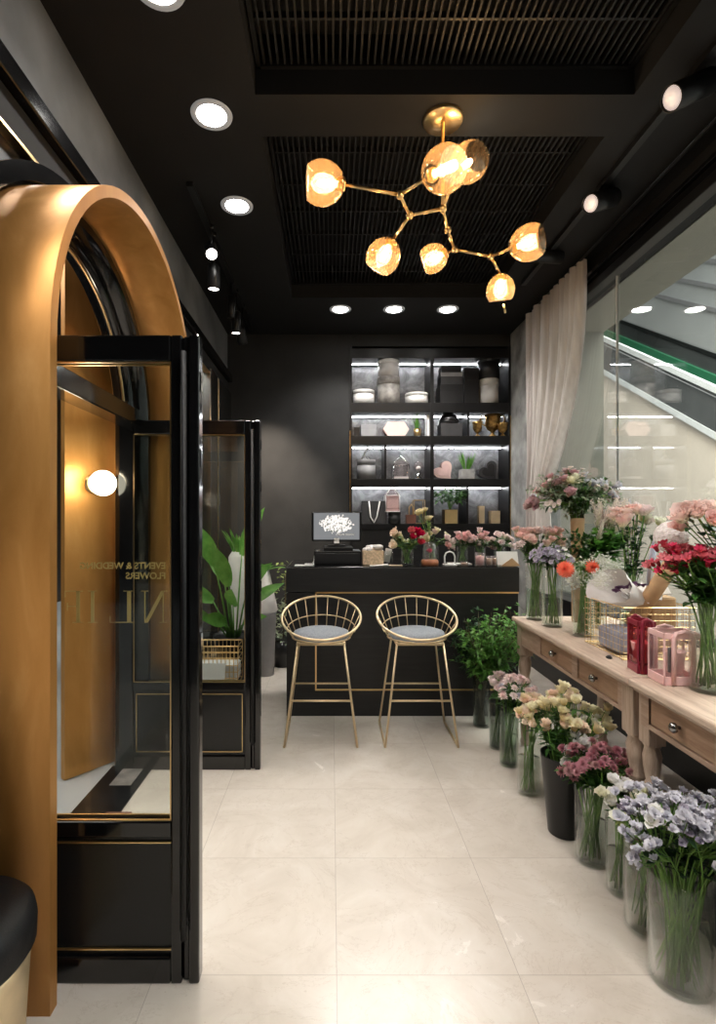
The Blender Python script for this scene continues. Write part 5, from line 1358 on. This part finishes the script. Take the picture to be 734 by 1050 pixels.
for i in range(60):
    a = R.random()*6.28; rr = math.sqrt(R.random())*.12; m.leaf((math.cos(a)*rr+.03, math.sin(a)*rr, .75+R.random()*.3), (R.uniform(-1,1), R.uniform(-1,.4), R.uniform(-.1,1)), .06, .03)
m.build('upper_foliage', 'leaf_yellow', bt2)
MB().tube([(0,0,.25), (.02,0,.6), (.03,0,.95)], .008, 6).build('stem', 'stem_brown', bt2)

# ------------------------------------------------------------ curtain
cv = thing('curtain', 'sheer beige curtain gathered to one side of the big window', 'curtain', (qs(2.40), qs(5.4), 0))
m = MB(); NU, NV = 120, 44; z_top, z_bot = ZC-.04, .82
for j in range(NV+1):
    v = j/NV; z_ = z_top+(z_bot-z_top)*v
    # front edge (towards viewer) moves back as it drops to the tie at z ~1.75
    if z_ > 1.75: k = (z_top-z_)/(z_top-1.75); e0 = qs(4.93)+qs(.88)*k**2.2
    else: k = (1.75-z_)/(1.75-z_bot); e0 = qs(5.81)-.12*math.sin(k*PI/2)
    e1 = qs(6.30)
    for i in range(NU+1):
        u = i/NU; y_ = e0+(e1-e0)*u
        amp = .045*(.6+.4*v); ph = u*2*PI*11+.6*math.sin(v*3+u*5)
        x_ = qs(2.36)+amp*math.sin(ph)+.015*math.sin(u*37+v*4)
        m.v.append(Vector((x_-qs(2.40), y_-qs(5.4)+.012*math.cos(ph), z_)))
for j in range(NV):
    for i in range(NU): q = j*(NU+1)+i; m.face((q, q+1, q+NU+2, q+NU+1), True)
m.build('fabric', 'curtain', cv)
MB().tube([(-.04, .30, 1.74), (-.08, .45, 1.72), (-.06, .6, 1.74), (.05, .7, 1.78)], .018, 8).build('tieback', 'lavend', cv)
o = MB().tube([(qs(2.36), .5, ZC-.035), (qs(2.36), qs(6.12), ZC-.035)], .010, 8).build('curtain_rail', 'satin_black'); tag(o, 'thin black curtain rail under the ceiling by the window', 'curtain rail')

# ------------------------------------------------------------ lights
def area(name, loc, size, e, col=(1,1,1), rot=(0,0,0), sy=None):
    l = bpy.data.lights.new(name, 'AREA'); l.energy = e; l.color = col; l.size = size
    if sy: l.shape = 'RECTANGLE'; l.size_y = sy
    o = bpy.data.objects.new(name, l); COL.objects.link(o); o.location = loc; o.rotation_euler = rot; return o
# unseen fill lamps added to brighten the room towards and behind the viewer
for x, y in ((.3, 1.2), (.6, .3), (1.3, .4), (.4, -.7), (1.4, -.7)):
    spot('downlight_and_fill_lamp', (x, y, ZC-.04), 50, 140, rad=.15)
# light for the mall; atrium and concourse lamps are unseen additions
area('atrium_fill', (7, 5, 12), 10, 5000, (.97,1,.98), (0,0,0))  # added overhead to brighten everything outside the window
area('concourse_fill', (4.2, 7, 7.2), 4, 520, (1,.95,.88), (0, -math.radians(48), 0))  # added, aimed to brighten the beige wall under the escalator
area('corridor_light', (-3.2, 2.4, 3.9), 2.5, 90, (1,.95,.88), (0,0,0))
w_ = bpy.data.worlds.new('world'); S.world = w_; w_.use_nodes = True
w_.node_tree.nodes['Background'].inputs[0].default_value = (.75,.78,.78,1); w_.node_tree.nodes['Background'].inputs[1].default_value = .5
l = bpy.data.lights.new('wing_lamp', 'POINT'); l.energy = 8; l.color = (1,.82,.6); l.shadow_soft_size = .08
o = bpy.data.objects.new('wing_lamp', l); COL.objects.link(o); o.location = (-1.36, 3.03, 1.73)

# ------------------------------------------------------------ camera
cam = bpy.data.cameras.new('camera'); co = bpy.data.objects.new('camera', cam); COL.objects.link(co)
cam.sensor_fit = 'HORIZONTAL'; cam.sensor_width = 36; cam.lens = F/734*36
cam.shift_x = (367-VX)/734; cam.shift_y = (VY-525)/734; cam.clip_start = .02; cam.clip_end = 200
co.location = (0,0,EYE); co.rotation_euler = (PI/2, 0, 0); S.camera = co
S.view_settings.view_transform = 'Standard'; S.view_settings.look = 'None'; S.view_settings.gamma = 1
S.view_settings.exposure = .6; S.view_settings.use_curve_mapping = False
S.cycles.use_denoising = True
S.cycles.max_bounces = 10; S.cycles.transparent_max_bounces = 32; S.cycles.diffuse_bounces = 5; S.cycles.glossy_bounces = 4
S.cycles.sample_clamp_indirect = 6; S.cycles.caustics_reflective = False; S.cycles.caustics_refractive = False
S.cycles.use_adaptive_sampling = True
